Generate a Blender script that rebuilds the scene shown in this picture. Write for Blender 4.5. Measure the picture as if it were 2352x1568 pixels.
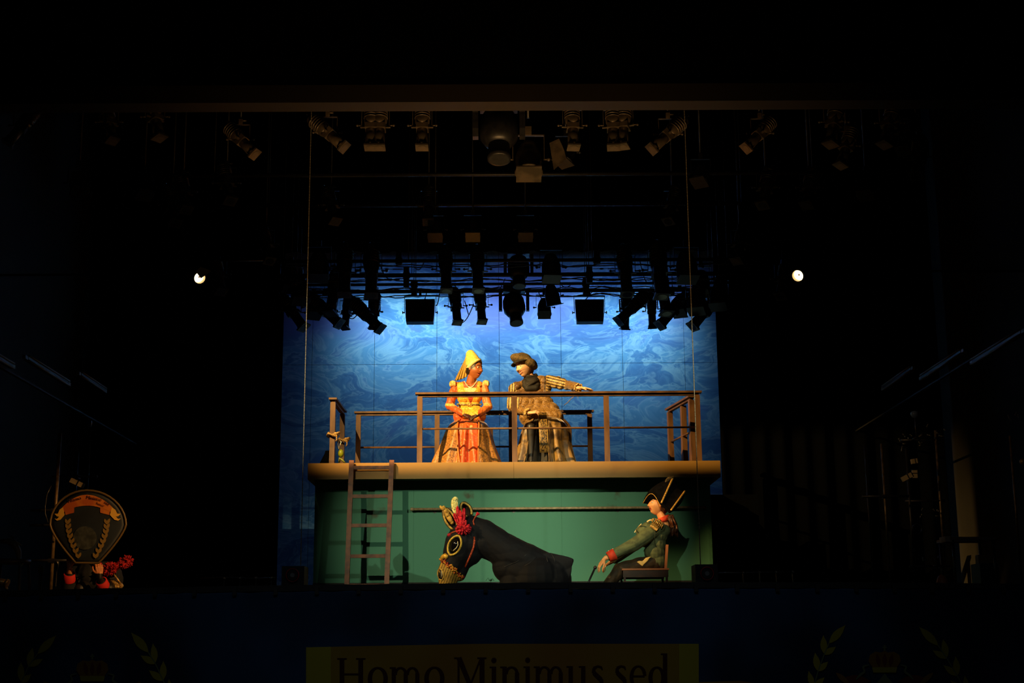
import bpy, bmesh, math, random
import numpy as np
from mathutils import Vector, Matrix, Quaternion
from mathutils.bvhtree import BVHTree
for _o in list(bpy.data.objects): bpy.data.objects.remove(_o)
SC = bpy.context.scene; COL = SC.collection
PI = math.pi
def V(*a): return Vector(a)
def lin(h):
    h = h.lstrip('#'); c = [int(h[i:i+2], 16)/255 for i in (0, 2, 4)]
    return tuple(x/12.92 if x <= .04045 else ((x+.055)/1.055)**2.4 for x in c)
# ---------------------------------------------------------------- camera
F = 3267.0; CAM = V(0, 0, -0.51)
PITCH, YAW, ROLL = map(math.radians, (12.3, 0.53, 0.45))
fw = V(math.sin(YAW)*math.cos(PITCH), math.cos(YAW)*math.cos(PITCH), math.sin(PITCH))
r0 = fw.cross(V(0, 0, 1)).normalized(); u0 = r0.cross(fw)
rt = r0*math.cos(ROLL) - u0*math.sin(ROLL); up = u0*math.cos(ROLL) + r0*math.sin(ROLL)
cd = bpy.data.cameras.new('camera'); cam = bpy.data.objects.new('camera', cd); COL.objects.link(cam)
cd.sensor_width = 36; cd.lens = F*36/2352; cd.clip_end = 200; cd.clip_start = .1
M4 = Matrix((rt, up, -fw)).transposed().to_4x4(); M4.translation = CAM
cam.matrix_world = M4; SC.camera = cam
def P(px, py, Y):
    d = fw*F + rt*(px-1176) + up*(784-py); return CAM + d*((Y-CAM.y)/d.y)
def PXp(px, py, X):
    d = fw*F + rt*(px-1176) + up*(784-py); return CAM + d*((X-CAM.x)/d.x)
def proj(c):
    d = Vector(c)-CAM; z = d.dot(fw); return 1176+F*d.dot(rt)/z, 784-F*d.dot(up)/z
def ppm(p): return F/(Vector(p)-CAM).dot(fw)
# ---------------------------------------------------------------- world, colour management
SC.view_settings.view_transform = 'Standard'; SC.view_settings.look = 'None'
SC.view_settings.gamma = 1; SC.view_settings.use_curve_mapping = False; SC.view_settings.exposure = 0
w = bpy.data.worlds.new('dark_house'); SC.world = w; w.use_nodes = True
w.node_tree.nodes['Background'].inputs[0].default_value = (.5, .55, .5, 1)
w.node_tree.nodes['Background'].inputs[1].default_value = .0006
def look(o, d): o.rotation_euler = Vector(d).to_track_quat('-Z', 'Y').to_euler()
def spot(name, loc, tgt, power, color, deg, blend=.4, size=.06):
    l = bpy.data.lights.new(name, 'SPOT'); l.energy = power; l.color = color; l.spot_size = math.radians(deg)
    l.spot_blend = blend; l.shadow_soft_size = size
    o = bpy.data.objects.new(name, l); COL.objects.link(o); o.location = loc; look(o, Vector(tgt)-Vector(loc)); return o
def area(name, loc, d, power, color, sx, sy, spread=180):
    l = bpy.data.lights.new(name, 'AREA'); l.shape = 'RECTANGLE'; l.size = sx; l.size_y = sy; l.energy = power; l.color = color
    l.spread = math.radians(spread)
    o = bpy.data.objects.new(name, l); COL.objects.link(o); o.location = loc
    z = -Vector(d).normalized(); x = V(1, 0, 0); y = z.cross(x).normalized(); x = y.cross(z)
    o.rotation_euler = Matrix((x, y, z)).transposed().to_euler(); return o
# ---------------------------------------------------------------- lights
AMB = (1, .63, .22)
spot('key_platform', (-3.7, 14.75, 5.9), (.0, 19.3, 2.6), 5200, AMB, 48, .6, .003)
spot('fill_platform', (2.5, 14.75, 5.9), (.0, 19.4, 2.4), 420, (1, .64, .25), 46, .7, .003)
spot('wall_left_light', (-3.6, 9.5, 3.6), (-.5, 19.2, .9), 1050, (1, .92, .58), 22, .9, .03)
spot('wall_right_light', (3.4, 9.0, 3.4), (-.35, 19.2, .9), 1000, (.9, 1, .72), 20, .9, .03)
spot('wall_centre_light', (.8, 7.5, 4.6), (1.0, 19.2, .8), 2100, (1, .94, .60), 16, .9, .03)
spot('key_officer', (-5.0, 12.6, 4.4), (1.95, 17.7, 1.15), 4200, (1, .55, .17), 10, .8, .05)
spot('key_horse', (-6.0, 13.6, 3.6), (-.35, 17.2, .85), 1500, (1, .66, .26), 15, .6, .05)
area('backdrop_wash', (0.30, 22.85, 6.35), (0, .72, -1), 38, (.50, .80, .90), 5.5, .12, 50)
area('backdrop_soft', (0.25, 22.85, 6.35), (0, .5, -1), 17, (.30, .52, 1), 5.4, .15, 120)
area('banner_spill', (0, 5.5, 4.5), (0, .8, -.6), 3.4, (.8, .9, 1), 5, 1, 60)
area('rig_bounce', (0, 12.7, .02), (0, .38, .9), 36, (1, .56, .20), 4, .4, 60)
spot('left_wing_light', (2.5, 9.5, 3.2), (-4.05, 14.2, .6), 1600, (1, .5, .15), 16, .8)
spot('right_wing_light', (-2.5, 9.5, 3.2), (4.2, 15.2, 1.7), 230, (1, .6, .25), 13, .8)

# ---------------------------------------------------------------- materials
MATS = {}
def mat(name, col, rough=.6, metal=0, col2=None, scale=8, thr=(.4, .6), detail=4, bump=0, bscale=None, sheen=0, emit=None, estr=0,
        spec=.5, kind='noise', stretch=(1, 1, 1), attr=False, alpha=None, trans=0):
    if name in MATS: return MATS[name]
    m = bpy.data.materials.new(name); m.use_nodes = True; n = m.node_tree.nodes; l = m.node_tree.links
    b = n['Principled BSDF']; b.inputs['Roughness'].default_value = rough; b.inputs['Metallic'].default_value = metal
    b.inputs['Specular IOR Level'].default_value = spec
    if isinstance(col, str): col = lin(col)
    b.inputs['Base Color'].default_value = (*col, 1)
    if sheen: b.inputs['Sheen Weight'].default_value = sheen; b.inputs['Sheen Roughness'].default_value = .4
    if trans: b.inputs['Transmission Weight'].default_value = trans
    if emit is not None:
        b.inputs['Emission Color'].default_value = (*(lin(emit) if isinstance(emit, str) else emit), 1); b.inputs['Emission Strength'].default_value = estr
    tc = n.new('ShaderNodeTexCoord'); mp = n.new('ShaderNodeMapping'); mp.inputs['Scale'].default_value = stretch
    l.new(tc.outputs['Object'], mp.inputs['Vector'])
    src = None
    if attr:
        at = n.new('ShaderNodeAttribute'); at.attribute_name = 'Col'; src = at.outputs['Color']
    if kind == 'voronoi':
        t = n.new('ShaderNodeTexVoronoi'); t.inputs['Scale'].default_value = scale; fac = t.outputs['Distance']
    else:
        t = n.new('ShaderNodeTexNoise'); t.inputs['Scale'].default_value = scale; t.inputs['Detail'].default_value = detail; fac = t.outputs['Fac']
    l.new(mp.outputs[0], t.inputs['Vector'])
    if col2 is not None:
        if isinstance(col2, str): col2 = lin(col2)
        mr = n.new('ShaderNodeMapRange'); mr.inputs['From Min'].default_value = thr[0]; mr.inputs['From Max'].default_value = thr[1]
        l.new(fac, mr.inputs['Value'])
        mx = n.new('ShaderNodeMix'); mx.data_type = 'RGBA'
        l.new(mr.outputs[0], mx.inputs['Factor'])
        mx.inputs['A'].default_value = (*col, 1); mx.inputs['B'].default_value = (*col2, 1)
        if attr:
            mx.blend_type = 'MULTIPLY'; l.new(src, mx.inputs['A'])
            mx.inputs['B'].default_value = (*col2, 1)
        src = mx.outputs['Result']
    if src is not None: l.new(src, b.inputs['Base Color'])
    if bump:
        t2 = t
        if bscale:
            t2 = n.new('ShaderNodeTexNoise'); t2.inputs['Scale'].default_value = bscale; t2.inputs['Detail'].default_value = 3; l.new(mp.outputs[0], t2.inputs['Vector'])
        bp = n.new('ShaderNodeBump'); bp.inputs['Strength'].default_value = bump; bp.inputs['Distance'].default_value = .01
        l.new(t2.outputs[0] if kind != 'voronoi' or bscale else t.outputs['Distance'], bp.inputs['Height']); l.new(bp.outputs[0], b.inputs['Normal'])
    MATS[name] = m; return m
# ---------------------------------------------------------------- object helpers
def tag(o, label, cat, group=None, kind=None):
    if label: o['label'] = label
    if cat: o['category'] = cat
    if group: o['group'] = group
    if kind: o['kind'] = kind
    return o
def thing(name, loc, label, cat, group=None):
    o = bpy.data.objects.new(name, None); COL.objects.link(o); o.location = loc; o.empty_display_size = .1
    return tag(o, label, cat, group)
def org(o):
    s = V(0, 0, 0)
    while o is not None: s += o.location; o = o.parent
    return s
def link(name, me, m, parent, label=None):
    o = bpy.data.objects.new(name, me); COL.objects.link(o)
    if m: me.materials.append(m)
    if parent: o.parent = parent
    if label: o['label'] = label
    return o
class MB:
    def __init__(s): s.v = []; s.f = []; s.sm = []
    def add(s, vs, fs, smooth=False):
        k = len(s.v); s.v += [Vector(x) for x in vs]; s.f += [tuple(i+k for i in f) for f in fs]; s.sm += [smooth]*len(fs); return s
    def box(s, c, size, R=None):
        h = Vector(size)/2; c = Vector(c); R = R or Matrix.Identity(3)
        vs = [c + R @ V(a*h.x, b*h.y, d*h.z) for a in (-1, 1) for b in (-1, 1) for d in (-1, 1)]
        return s.add(vs, [(0, 1, 3, 2), (4, 6, 7, 5), (0, 4, 5, 1), (2, 3, 7, 6), (0, 2, 6, 4), (1, 5, 7, 3)])
    def b2(s, a, b): a = Vector(a); b = Vector(b); return s.box((a+b)/2, [abs(x) for x in (b-a)])
    def beam(s, p, q, wd, dp, upv=(0, 0, 1)):
        p = Vector(p); q = Vector(q); z = (q-p).normalized(); u = Vector(upv)
        if abs(z.dot(u)) > .95: u = V(0, 1, 0)
        x = z.cross(u).normalized(); y = z.cross(x)
        return s.box((p+q)/2, (wd, dp, (q-p).length), Matrix((x, y, z)).transposed())
    def loft(s, rings, cap=True, closed=True, smooth=True):
        n = len(rings[0]); vs = [p for r in rings for p in r]; fs = []
        for i in range(len(rings)-1):
            for j in range(n if closed else n-1):
                fs.append((i*n+j, i*n+(j+1) % n, (i+1)*n+(j+1) % n, (i+1)*n+j))
        if cap and closed:
            fs.append(tuple(range(n))[::-1]); fs.append(tuple((len(rings)-1)*n+j for j in range(n)))
        return s.add(vs, fs, smooth)
    def cyl(s, p, q, r1, r2=None, n=16, cap=True, smooth=True, tube=0):
        r2 = r1 if r2 is None else r2; p = Vector(p); q = Vector(q); z = (q-p).normalized()
        x = z.orthogonal().normalized(); y = z.cross(x)
        def ring(c, r): return [c+(x*math.cos(t)+y*math.sin(t))*r for t in [2*PI*i/n for i in range(n)]]
        k = len(s.f)
        if tube:
            s.loft([ring(p, r1), ring(q, r2), ring(q, r2-tube), ring(p, r1-tube), ring(p, r1)], cap=False, smooth=False)
        else:
            s.loft([ring(p, r1), ring(q, r2)], cap, True, smooth)
            if cap: s.sm[-1] = s.sm[-2] = False
        return s
    def ball(s, c, r, n=14, R=None):
        r = (r, r, r) if isinstance(r, (int, float)) else r; c = Vector(c); R = R or Matrix.Identity(3); m = n//2+2
        vs = [c+R @ V(0, 0, -r[2])]; 
        for i in range(1, m):
            a = PI*i/m-PI/2
            vs += [c+R @ V(r[0]*math.cos(a)*math.cos(2*PI*j/n), r[1]*math.cos(a)*math.sin(2*PI*j/n), r[2]*math.sin(a)) for j in range(n)]
        vs.append(c+R @ V(0, 0, r[2])); fs = []
        for j in range(n): fs.append((0, 1+(j+1) % n, 1+j))
        for i in range(m-2):
            for j in range(n): fs.append((1+i*n+j, 1+i*n+(j+1) % n, 1+(i+1)*n+(j+1) % n, 1+(i+1)*n+j))
        L = len(vs)-1; b = 1+(m-2)*n
        for j in range(n): fs.append((b+j, b+(j+1) % n, L))
        return s.add(vs, fs, True)
    def cap(s, p, q, r1, r2=None, n=14):
        r2 = r1 if r2 is None else r2; s.ball(p, r1, n); s.ball(q, r2, n)
        if (Vector(q)-Vector(p)).length > 1e-4: s.cyl(p, q, r1, r2, n)
        return s
    def chain(s, pts, n=14):
        for a, b in zip(pts, pts[1:]): s.cap(a[0], b[0], a[1], b[1], n)
        return s
    def tube(s, pts, r, n=8, close=False):
        pts = [Vector(p) for p in pts]; N = len(pts); rings = []; x = None
        for i, p in enumerate(pts):
            a = pts[i-1] if (i > 0 or close) else p; b = pts[(i+1) % N] if (i < N-1 or close) else p
            z = (b-a).normalized()
            x = z.orthogonal().normalized() if x is None else (x-z*x.dot(z)).normalized()
            y = z.cross(x); rr = r[i] if isinstance(r, (list, tuple)) else r
            rings.append([p+(x*math.cos(2*PI*j/n)+y*math.sin(2*PI*j/n))*rr for j in range(n)])
        if close: rings.append(rings[0])
        return s.loft(rings, not close)
    def lathe(s, c, prof, n=24, axis=(0, 0, 1)):
        z = Vector(axis).normalized(); x = z.orthogonal().normalized(); y = z.cross(x); c = Vector(c)
        return s.loft([[c+z*h+(x*math.cos(2*PI*j/n)+y*math.sin(2*PI*j/n))*max(r, .0005) for j in range(n)] for r, h in prof])
    def prism(s, pts, t, smooth=False):
        n = len(pts); t = Vector(t); a = [Vector(p) for p in pts]; b = [p+t for p in a]
        return s.add(a+b, [tuple(range(n)), tuple(range(2*n-1, n-1, -1))]+[(i, i+n, (i+1) % n+n, (i+1) % n) for i in range(n)], smooth)
    def mesh(s, name, o=V(0, 0, 0)):
        me = bpy.data.meshes.new(name); me.from_pydata([tuple(x-o) for x in s.v], [], s.f); me.update()
        me.polygons.foreach_set('use_smooth', s.sm)
        bm = bmesh.new(); bm.from_mesh(me); bmesh.ops.recalc_face_normals(bm, faces=bm.faces); bm.to_mesh(me); bm.free()
        return me
    def build(s, name, m, parent=None, label=None):
        return link(name, s.mesh(name, org(parent) if parent else V(0, 0, 0)), m, parent, label)
    def solo(s, name, m, label, cat, group=None, kind=None):      # one-mesh thing, origin at its base
        lo = V(min(x.x for x in s.v), min(x.y for x in s.v), min(x.z for x in s.v)); hi = V(max(x.x for x in s.v), max(x.y for x in s.v), 0)
        c = V((lo.x+hi.x)/2, (lo.y+hi.y)/2, lo.z); o = link(name, s.mesh(name, c), m, None); o.location = c
        return tag(o, label, cat, group, kind)
def struct(name, mb, m): o = mb.build(name, m); o['kind'] = 'structure'; return o
def fuse(mb, voxel, smooth=4, fac=.5, push=None):
    """voxel-unite closed shapes into one continuous surface"""
    me = mb.mesh('tmp'); o = bpy.data.objects.new('tmp', me); COL.objects.link(o)
    m = o.modifiers.new('r', 'REMESH'); m.mode = 'VOXEL'; m.voxel_size = voxel
    if smooth: m = o.modifiers.new('s', 'SMOOTH'); m.iterations = smooth; m.factor = fac
    dg = bpy.context.evaluated_depsgraph_get(); r = bpy.data.meshes.new_from_object(o.evaluated_get(dg))
    bpy.data.objects.remove(o); bpy.data.meshes.remove(me)
    r.polygons.foreach_set('use_smooth', [True]*len(r.polygons))
    if push:
        n = len(r.vertices); co = np.empty(n*3); no = np.empty(n*3); r.vertices.foreach_get('co', co)
        r.vertices.foreach_get('normal', no); co = co.reshape(-1, 3); no = no.reshape(-1, 3)
        r.vertices.foreach_set('co', (co+no*push(co, no)[:, None]).ravel()); r.update()
    return r
def bvh(me): return BVHTree.FromPolygons([v.co.copy() for v in me.vertices], [tuple(p.vertices) for p in me.polygons])
def hit(bt, px, py, off=0.0, Yd=19):
    d = (P(px, py, Yd)-CAM).normalized(); h = bt.ray_cast(CAM, d)
    return (h[0]-d*off) if h[0] is not None else P(px, py, Yd)
def paint(me, fn):
    n = len(me.vertices); co = np.empty(n*3); me.vertices.foreach_get('co', co); co = co.reshape(-1, 3)
    c = fn(co); a = me.color_attributes.new('Col', 'FLOAT_COLOR', 'POINT')
    a.data.foreach_set('color', np.hstack([c, np.ones((n, 1))]).ravel())
def nproj(co):
    d = co-np.array(CAM); z = d@np.array(fw); return 1176+F*(d@np.array(rt))/z, 784-F*(d@np.array(up))/z
def place(name, me, m, parent, label=None):
    o = org(parent); me.transform(Matrix.Translation(-o)); return link(name, me, m, parent, label)
def copytree(o, parent=None):
    c = o.copy(); COL.objects.link(c); c.parent = parent
    for ch in list(o.children): copytree(ch, c)
    return c
def setc(arr, mask, col):
    arr[mask] = lin(col) if isinstance(col, str) else col
# ================================================================ THE SETTING
black = mat('black_paint', (.012, .012, .012), .7, col2=(.02, .019, .018), scale=3)
gear = mat('black_gear', (.012, .012, .014), .38, col2=(.02, .02, .022), scale=20, spec=.5)
gearm = mat('dark_metal', (.05, .047, .042), .35, .6, col2=(.08, .07, .06), scale=14)
velour = mat('black_velour', (.0022, .0024, .0028), 1, spec=.0)
taupe = mat('taupe_plaster', (.035, .028, .016), .8, col2=(.025, .02, .012), scale=1.3)
ZT = P(1146, 1061.5, 18.7).z; ZB = P(1146, 1098, 18.7).z
XL = P(707, 1080, 18.7).x; XR = P(1655, 1080, 18.7).x; XC = (XL+XR)/2
YW = 19.22
def apron(x): return 12+.04*x*x
m = MB(); xs = [-7+14*i/40 for i in range(41)]
m.add([(x, apron(x)+.02, -.05) for x in xs]+[(x, 26, -.05) for x in xs]+[(x, apron(x)+.02, 0) for x in xs]+[(x, 26, 0) for x in xs],
      [(i, i+1, 42+i, 41+i) for i in range(40)]+[(82+i, 123+i, 124+i, 83+i) for i in range(40)]+[(i, 82+i, 83+i, i+1) for i in range(40)]+[(41+i, 42+i, 124+i, 123+i) for i in range(40)]+[(0, 41, 123, 82), (40, 122, 163, 81)])
struct('floor', m, mat('stage_boards', (.02, .018, .016), .5, col2=(.035, .03, .025), scale=5, stretch=(1, .1, 1)))
struct('floor', MB().b2((-9, -2, -2.0), (9, 12.4, -1.9)), black)
struct('wall_back', MB().b2((-7.2, 25.6, 0), (7.2, 25.75, 9.5)), black)
struct('wall_left', MB().b2((-7.2, 12.5, 0), (-7.05, 25.7, 9.5)), taupe)
struct('wall_right', MB().b2((7.05, 12.5, 0), (7.2, 25.7, 9.5)), taupe)
struct('ceiling', MB().b2((-7.2, 8, 9.5), (7.2, 25.7, 9.6)), black)
hz = P(1146, 242, 13.8).z; hz2 = P(1146, 202, 13.8).z
struct('trim_1', MB().b2((-7, 13.7, hz), (7, 13.95, hz2)), mat('header_paint', (.035, .025, .012), .6, col2=(.03, .022, .012), scale=.8))
struct('wall_front', MB().b2((-7.2, 13.72, hz2), (7.2, 13.9, 9.5)), velour)
# black masking drapes
def drape(name, x0, x1, y0, z0, z1, label, amp=.05, wl=.32, grp='black masking drapes around the stage'):
    n = int(abs(x1-x0)/.03); a = []; b = []
    for i in range(n+1):
        x = x0+(x1-x0)*i/n; y = y0+amp*math.sin(x*2*PI/wl)+amp*.4*math.sin(x*9.7+1)
        a.append((x, y, z0)); b.append((x, y, z1))
    m = MB(); m.add(a+b, [(i, i+1, n+2+i, n+1+i) for i in range(n)], True)
    o = m.solo(name, velour, label, 'drape', grp); sd = o.modifiers.new('t', 'SOLIDIFY'); sd.thickness = .012; return o
zb = P(1146, 577, 22.2).z
drape('border_drape', -5.2, 5.2, 22.2, zb, 9.5, 'black border drape hanging above the blue backdrop')
xl = P(652, 900, 22.6).x; xr = P(1642, 900, 22.6).x
drape('leg_drape', -6.9, P(645, 1000, 23.6).x, 23.6, 0, 8.5, 'tall black drape left of the blue backdrop')
drape('leg_drape', P(1651, 900, 21.9).x, 6.9, 21.9, 0, 9.5, 'black drape added just off the right end of the platform to block spill light')  # extra drape added to stop spill light at the backdrop edge
drape('leg_drape', P(1658, 1000, 23.9).x+.55, 6.9, 23.9, 0, 8.5, 'tall black drape right of the blue backdrop')
# ---------------------------------------------------------------- backdrop: painted panels
YB = 24.0
def backdrop_mat():
    m = bpy.data.materials.new('marbled_blue_paint'); m.use_nodes = True; n = m.node_tree.nodes; l = m.node_tree.links; b = n['Principled BSDF']
    b.inputs['Roughness'].default_value = .75; b.inputs['Specular IOR Level'].default_value = .2
    g = n.new('ShaderNodeNewGeometry')
    def noise(vec, sc, det, dist=0):
        t = n.new('ShaderNodeTexNoise'); t.inputs['Scale'].default_value = sc; t.inputs['Detail'].default_value = det
        t.inputs['Distortion'].default_value = dist; l.new(vec, t.inputs['Vector']); return t
    def vm(op, a, b_=None, sc=None):
        q = n.new('ShaderNodeVectorMath'); q.operation = op; l.new(a, q.inputs[0])
        if b_ is not None: (l.new(b_, q.inputs[1]) if hasattr(b_, 'links') else setattr(q.inputs[1], 'default_value', b_))
        if sc is not None: q.inputs['Scale'].default_value = sc
        return q.outputs[0]
    pos = vm('MULTIPLY', g.outputs['Position'], (.75, 0, 1.35))
    w1 = noise(pos, .55, 2); c1 = vm('SUBTRACT', w1.outputs['Color'], (.5, .5, .5)); p1 = vm('ADD', pos, vm('SCALE', c1, sc=2.6))
    w2 = noise(p1, 1.7, 3); c2 = vm('SUBTRACT', w2.outputs['Color'], (.5, .5, .5)); p2 = vm('ADD', p1, vm('SCALE', c2, sc=1.1))
    A = noise(p2, 1.1, 6, .3); B = noise(p2, 2.2, 5, .5)
    def ridge(t, k, wd):                      # thin bright vein where noise crosses k
        a = n.new('ShaderNodeMath'); a.operation = 'SUBTRACT'; l.new(t.outputs['Fac'], a.inputs[0]); a.inputs[1].default_value = k
        c = n.new('ShaderNodeMath'); c.operation = 'ABSOLUTE'; l.new(a.outputs[0], c.inputs[0])
        r = n.new('ShaderNodeMapRange'); l.new(c.outputs[0], r.inputs[0]); r.inputs[1].default_value = 0; r.inputs[2].default_value = wd
        r.inputs[3].default_value = 1; r.inputs[4].default_value = 0; return r.outputs[0]
    cr = n.new('ShaderNodeValToRGB'); e = cr.color_ramp.elements
    cols = [(.30, (.09, .22, .50)), (.42, (.11, .29, .60)), (.5, (.14, .38, .70)), (.58, (.19, .46, .76)), (.66, (.15, .32, .68)), (.78, (.18, .32, .70))]
    for i, (p, c) in enumerate(cols):
        x = e[i] if i < 2 else e.new(p); x.position = p; x.color = (*c, 1)
    l.new(A.outputs['Fac'], cr.inputs[0]); src = cr.outputs[0]
    for t, k, wd, col, s in ((A, .5, .03, (.55, .85, 1), .5), (B, .52, .035, (.48, .78, .95), .4), (B, .40, .03, (.32, .58, .88), .2), (A, .6, .016, (.55, .8, 1), .4)):
        mx = n.new('ShaderNodeMix'); mx.data_type = 'RGBA'; q = n.new('ShaderNodeMath'); q.operation = 'MULTIPLY'
        l.new(ridge(t, k, wd), q.inputs[0]); q.inputs[1].default_value = s; l.new(q.outputs[0], mx.inputs['Factor'])
        l.new(src, mx.inputs['A']); mx.inputs['B'].default_value = (*col, 1); src = mx.outputs['Result']
    # purple light from above put into the paint as large upper patches
    v = noise(pos, .5, 2, .5); r = n.new('ShaderNodeMapRange'); l.new(v.outputs['Fac'], r.inputs[0]); r.inputs[1].default_value = .45; r.inputs[2].default_value = .62
    sx = n.new('ShaderNodeSeparateXYZ'); l.new(g.outputs['Position'], sx.inputs[0])
    r2 = n.new('ShaderNodeMapRange'); l.new(sx.outputs['Z'], r2.inputs[0]); r2.inputs[1].default_value = 4.55; r2.inputs[2].default_value = 5.1
    q = n.new('ShaderNodeMath'); q.operation = 'MULTIPLY'; l.new(r.outputs[0], q.inputs[0]); l.new(r2.outputs[0], q.inputs[1])
    q2 = n.new('ShaderNodeMath'); q2.operation = 'MULTIPLY'; l.new(q.outputs[0], q2.inputs[0]); q2.inputs[1].default_value = .75
    mx = n.new('ShaderNodeMix'); mx.data_type = 'RGBA'; l.new(q2.outputs[0], mx.inputs['Factor']); l.new(src, mx.inputs['A']); mx.inputs['B'].default_value = (.24, .25, .74, 1)
    l.new(mx.outputs['Result'], b.inputs['Base Color']); return m
bdm = backdrop_mat()
bd = thing('painted_backdrop', ((P(643, 900, YB).x+P(1650, 900, YB).x)/2, YB, 0), 'blue marbled painted backdrop wall of large panels behind the platform', 'backdrop')
seams = [P(x, 900, YB).x for x in (646, 715, 859, 1003, 1147, 1290, 1432, 1575, 1651)]
zr = [0.02, P(1146, 835, YB).z, 7.4]
for i in range(8):
    for j in range(2):
        g = .003
        MB().b2((seams[i]+g, YB, zr[j]+g), (seams[i+1]-g, YB+.03, zr[j+1]-g)).build('panel', bdm, bd)
MB().b2((seams[0]+.02, YB+.034, .01), (seams[-1]-.02, YB+.06, 7.38)).build('backing', black, bd)
# ---------------------------------------------------------------- raised platform
wood = mat('rusty_brown_paint', '#664526', .55, col2='#432714', scale=9, thr=(.42, .68), bump=.3, stretch=(1, 1, .35))
wood2 = mat('rusty_ladder_paint', '#8c4c24', .5, col2='#54280f', scale=12, thr=(.4, .68), bump=.3)
fasm = mat('tan_fascia_paint', '#98702e', .6, col2='#6e4018', scale=1.6, thr=(.56, .82), detail=8, bump=.1)
greenm = mat('green_wall_paint', '#4c8c70', .7, col2='#4e3a22', scale=2.4, thr=(.66, .74), detail=10)
plat = thing('raised_platform', (XC, 19.6, 0), 'raised platform with tan fascia beam over a green wall', 'platform')
MB().b2((XL, 18.72, ZB+.03), (XR, 20.75, ZT)).build('deck', mat('deck_dark', (.03, .022, .014), .7, col2=(.04, .03, .02), scale=4), plat)
for a, b in ((XL, P(1180, 1080, 18.7).x), (P(1180, 1080, 18.7).x, XR)):
    MB().b2((a+.0015, 18.69, ZB), (b-.0015, 18.73, ZT+.003)).build('fascia', fasm, plat)
MB().b2((XL, 18.74, ZB), (XL+.04, 20.75, ZT)).build('fascia', fasm, plat)
MB().b2((XR-.04, 18.74, ZB), (XR, 20.75, ZT)).build('fascia', fasm, plat)
wl = P(722, 1200, YW).x; wr = P(1634, 1200, YW).x; wsx = [wl, P(950, 1200, YW).x, P(1290, 1200, YW).x, wr]
for a, b in zip(wsx, wsx[1:]):
    MB().b2((a+.0008, YW, 0), (b-.0008, YW+.04, ZB+.03)).build('wall_panel', greenm, plat)
MB().b2((wl, YW, 0), (wl+.04, 20.7, ZB+.03)).build('side_panel', greenm, plat)
MB().b2((wr-.04, YW, 0), (wr, 20.7, ZB+.03)).build('side_panel', greenm, plat)
MB().b2((wl, YW-.03, 0), (wr, YW, P(1146, 1336, YW).z)).build('skirting', black, plat)
m = MB(); zz = P(1146, 1150, YW).z
# handrail pipe on the green wall
brass = mat('worn_metal_pipe', (.50, .36, .20), .45, .1, col2=(.32, .22, .12), scale=30)
pr = thing('wall_pipe', (P(1280, 1168, YW-.09).x, YW-.09, P(1280, 1168, YW-.09).z), 'long horizontal metal pipe fixed to the green wall', 'pipe')
a = P(945, 1169, YW-.09); b = P(1622, 1166, YW-.09); b.z = a.z
MB().cyl(a, b, .017, n=14).build('pipe', brass, pr)
for px in (998, 1180, 1420, 1600):
    q = V(P(px, 1168, YW-.09).x, YW-.09, a.z); MB().cyl(q, q+V(0, .085, -.02), .009, n=8).cyl(q+V(0, .08, -.02), q+V(0, .09, -.02), .028, n=12).build('bracket', gearm, pr)
MB().cyl(a-V(.012, 0, 0), a+V(.03, 0, 0), .022, n=14).build('end_cap', brass, pr)
MB().b2((wr+.02, 20.9, 0), (wr+.95, 20.94, ZB)).b2((wr+.3, 20.94, 0), (wr+.36, 21.4, .06)).solo('spill_screen', velour, 'low black panel added to hide spill light behind the right end of the platform', 'flat')  # panel added to black out spill light past the platform corner
# ---------------------------------------------------------------- railings
def rail(name, pts, heights, label, mid=True, Yp=None, w_=.07, sill=.06, flare=(), cat='railing', group='platform railings'):
    """pts: floor points of posts; top rail over them"""
    base = pts[0]*.5+pts[-1]*.5
    t = thing(name, (base.x, base.y, ZT), label, cat, group); h = heights
    dirv = (pts[-1]-pts[0]).normalized(); side = dirv.cross(V(0, 0, 1))
    R = Matrix((dirv, side, V(0, 0, 1))).transposed()
    for i, p in enumerate(pts):
        m = MB(); q = V(p.x, p.y, ZT)
        if i in flare:
            rings = []
            for z, wd in ((0, .125), (.12, .12), (.3, .085), (.45, .07), (h-.06, .07)):
                rings.append([q+V(0, 0, z)+dirv*(a_*wd*.5)+side*(b_*w_*.5) for a_, b_ in ((-1, -1), (1, -1), (1, 1), (-1, 1))])
            m.loft(rings, smooth=False)
        else: m.box(q+V(0, 0, (h-.05)/2), (w_, w_*.8, h-.05), R)
        m.build('post', wood, t)
    a = V(pts[0].x, pts[0].y, ZT)-dirv*.06; b = V(pts[-1].x, pts[-1].y, ZT)+dirv*.06
    MB().box((a+b)/2+V(0, 0, h-.012), ((b-a).length, .11, .026), R).build('top_rail', wood, t)
    MB().box((a+b)/2+V(0, 0, h-.042), ((b-a).length-.08, .05, .032), R).build('under_rail', wood, t)
    if mid: MB().cyl(a+dirv*.06+V(0, 0, h*mid), b-dirv*.06+V(0, 0, h*mid), .014, n=10).build('mid_rail', wood, t)
    return t
def fl(px, Y): q = P(px, 1000, Y); return V(q.x, Y, ZT)
RH = P(1180, 901, 18.8).z-ZT
rail('front_railing', [fl(964, 18.8), fl(1182, 18.8), fl(1394, 18.8), fl(1604, 18.8)], RH, 'long brown railing along the front edge of the platform', .49)
RB = P(1100, 944, 20.5).z-ZT
rail('back_railing', [fl(823, 20.5), fl(1004, 20.5), fl(1174, 20.5), fl(1355, 20.5)], RB, 'brown railing along the back of the platform, behind the seated pair', .47)
rail('side_railing', [fl(764, 19.35), fl(786, 20.35)], RB*1.0, 'short brown railing with flared feet at the left end of the platform', False, flare=(0, 1))
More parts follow.
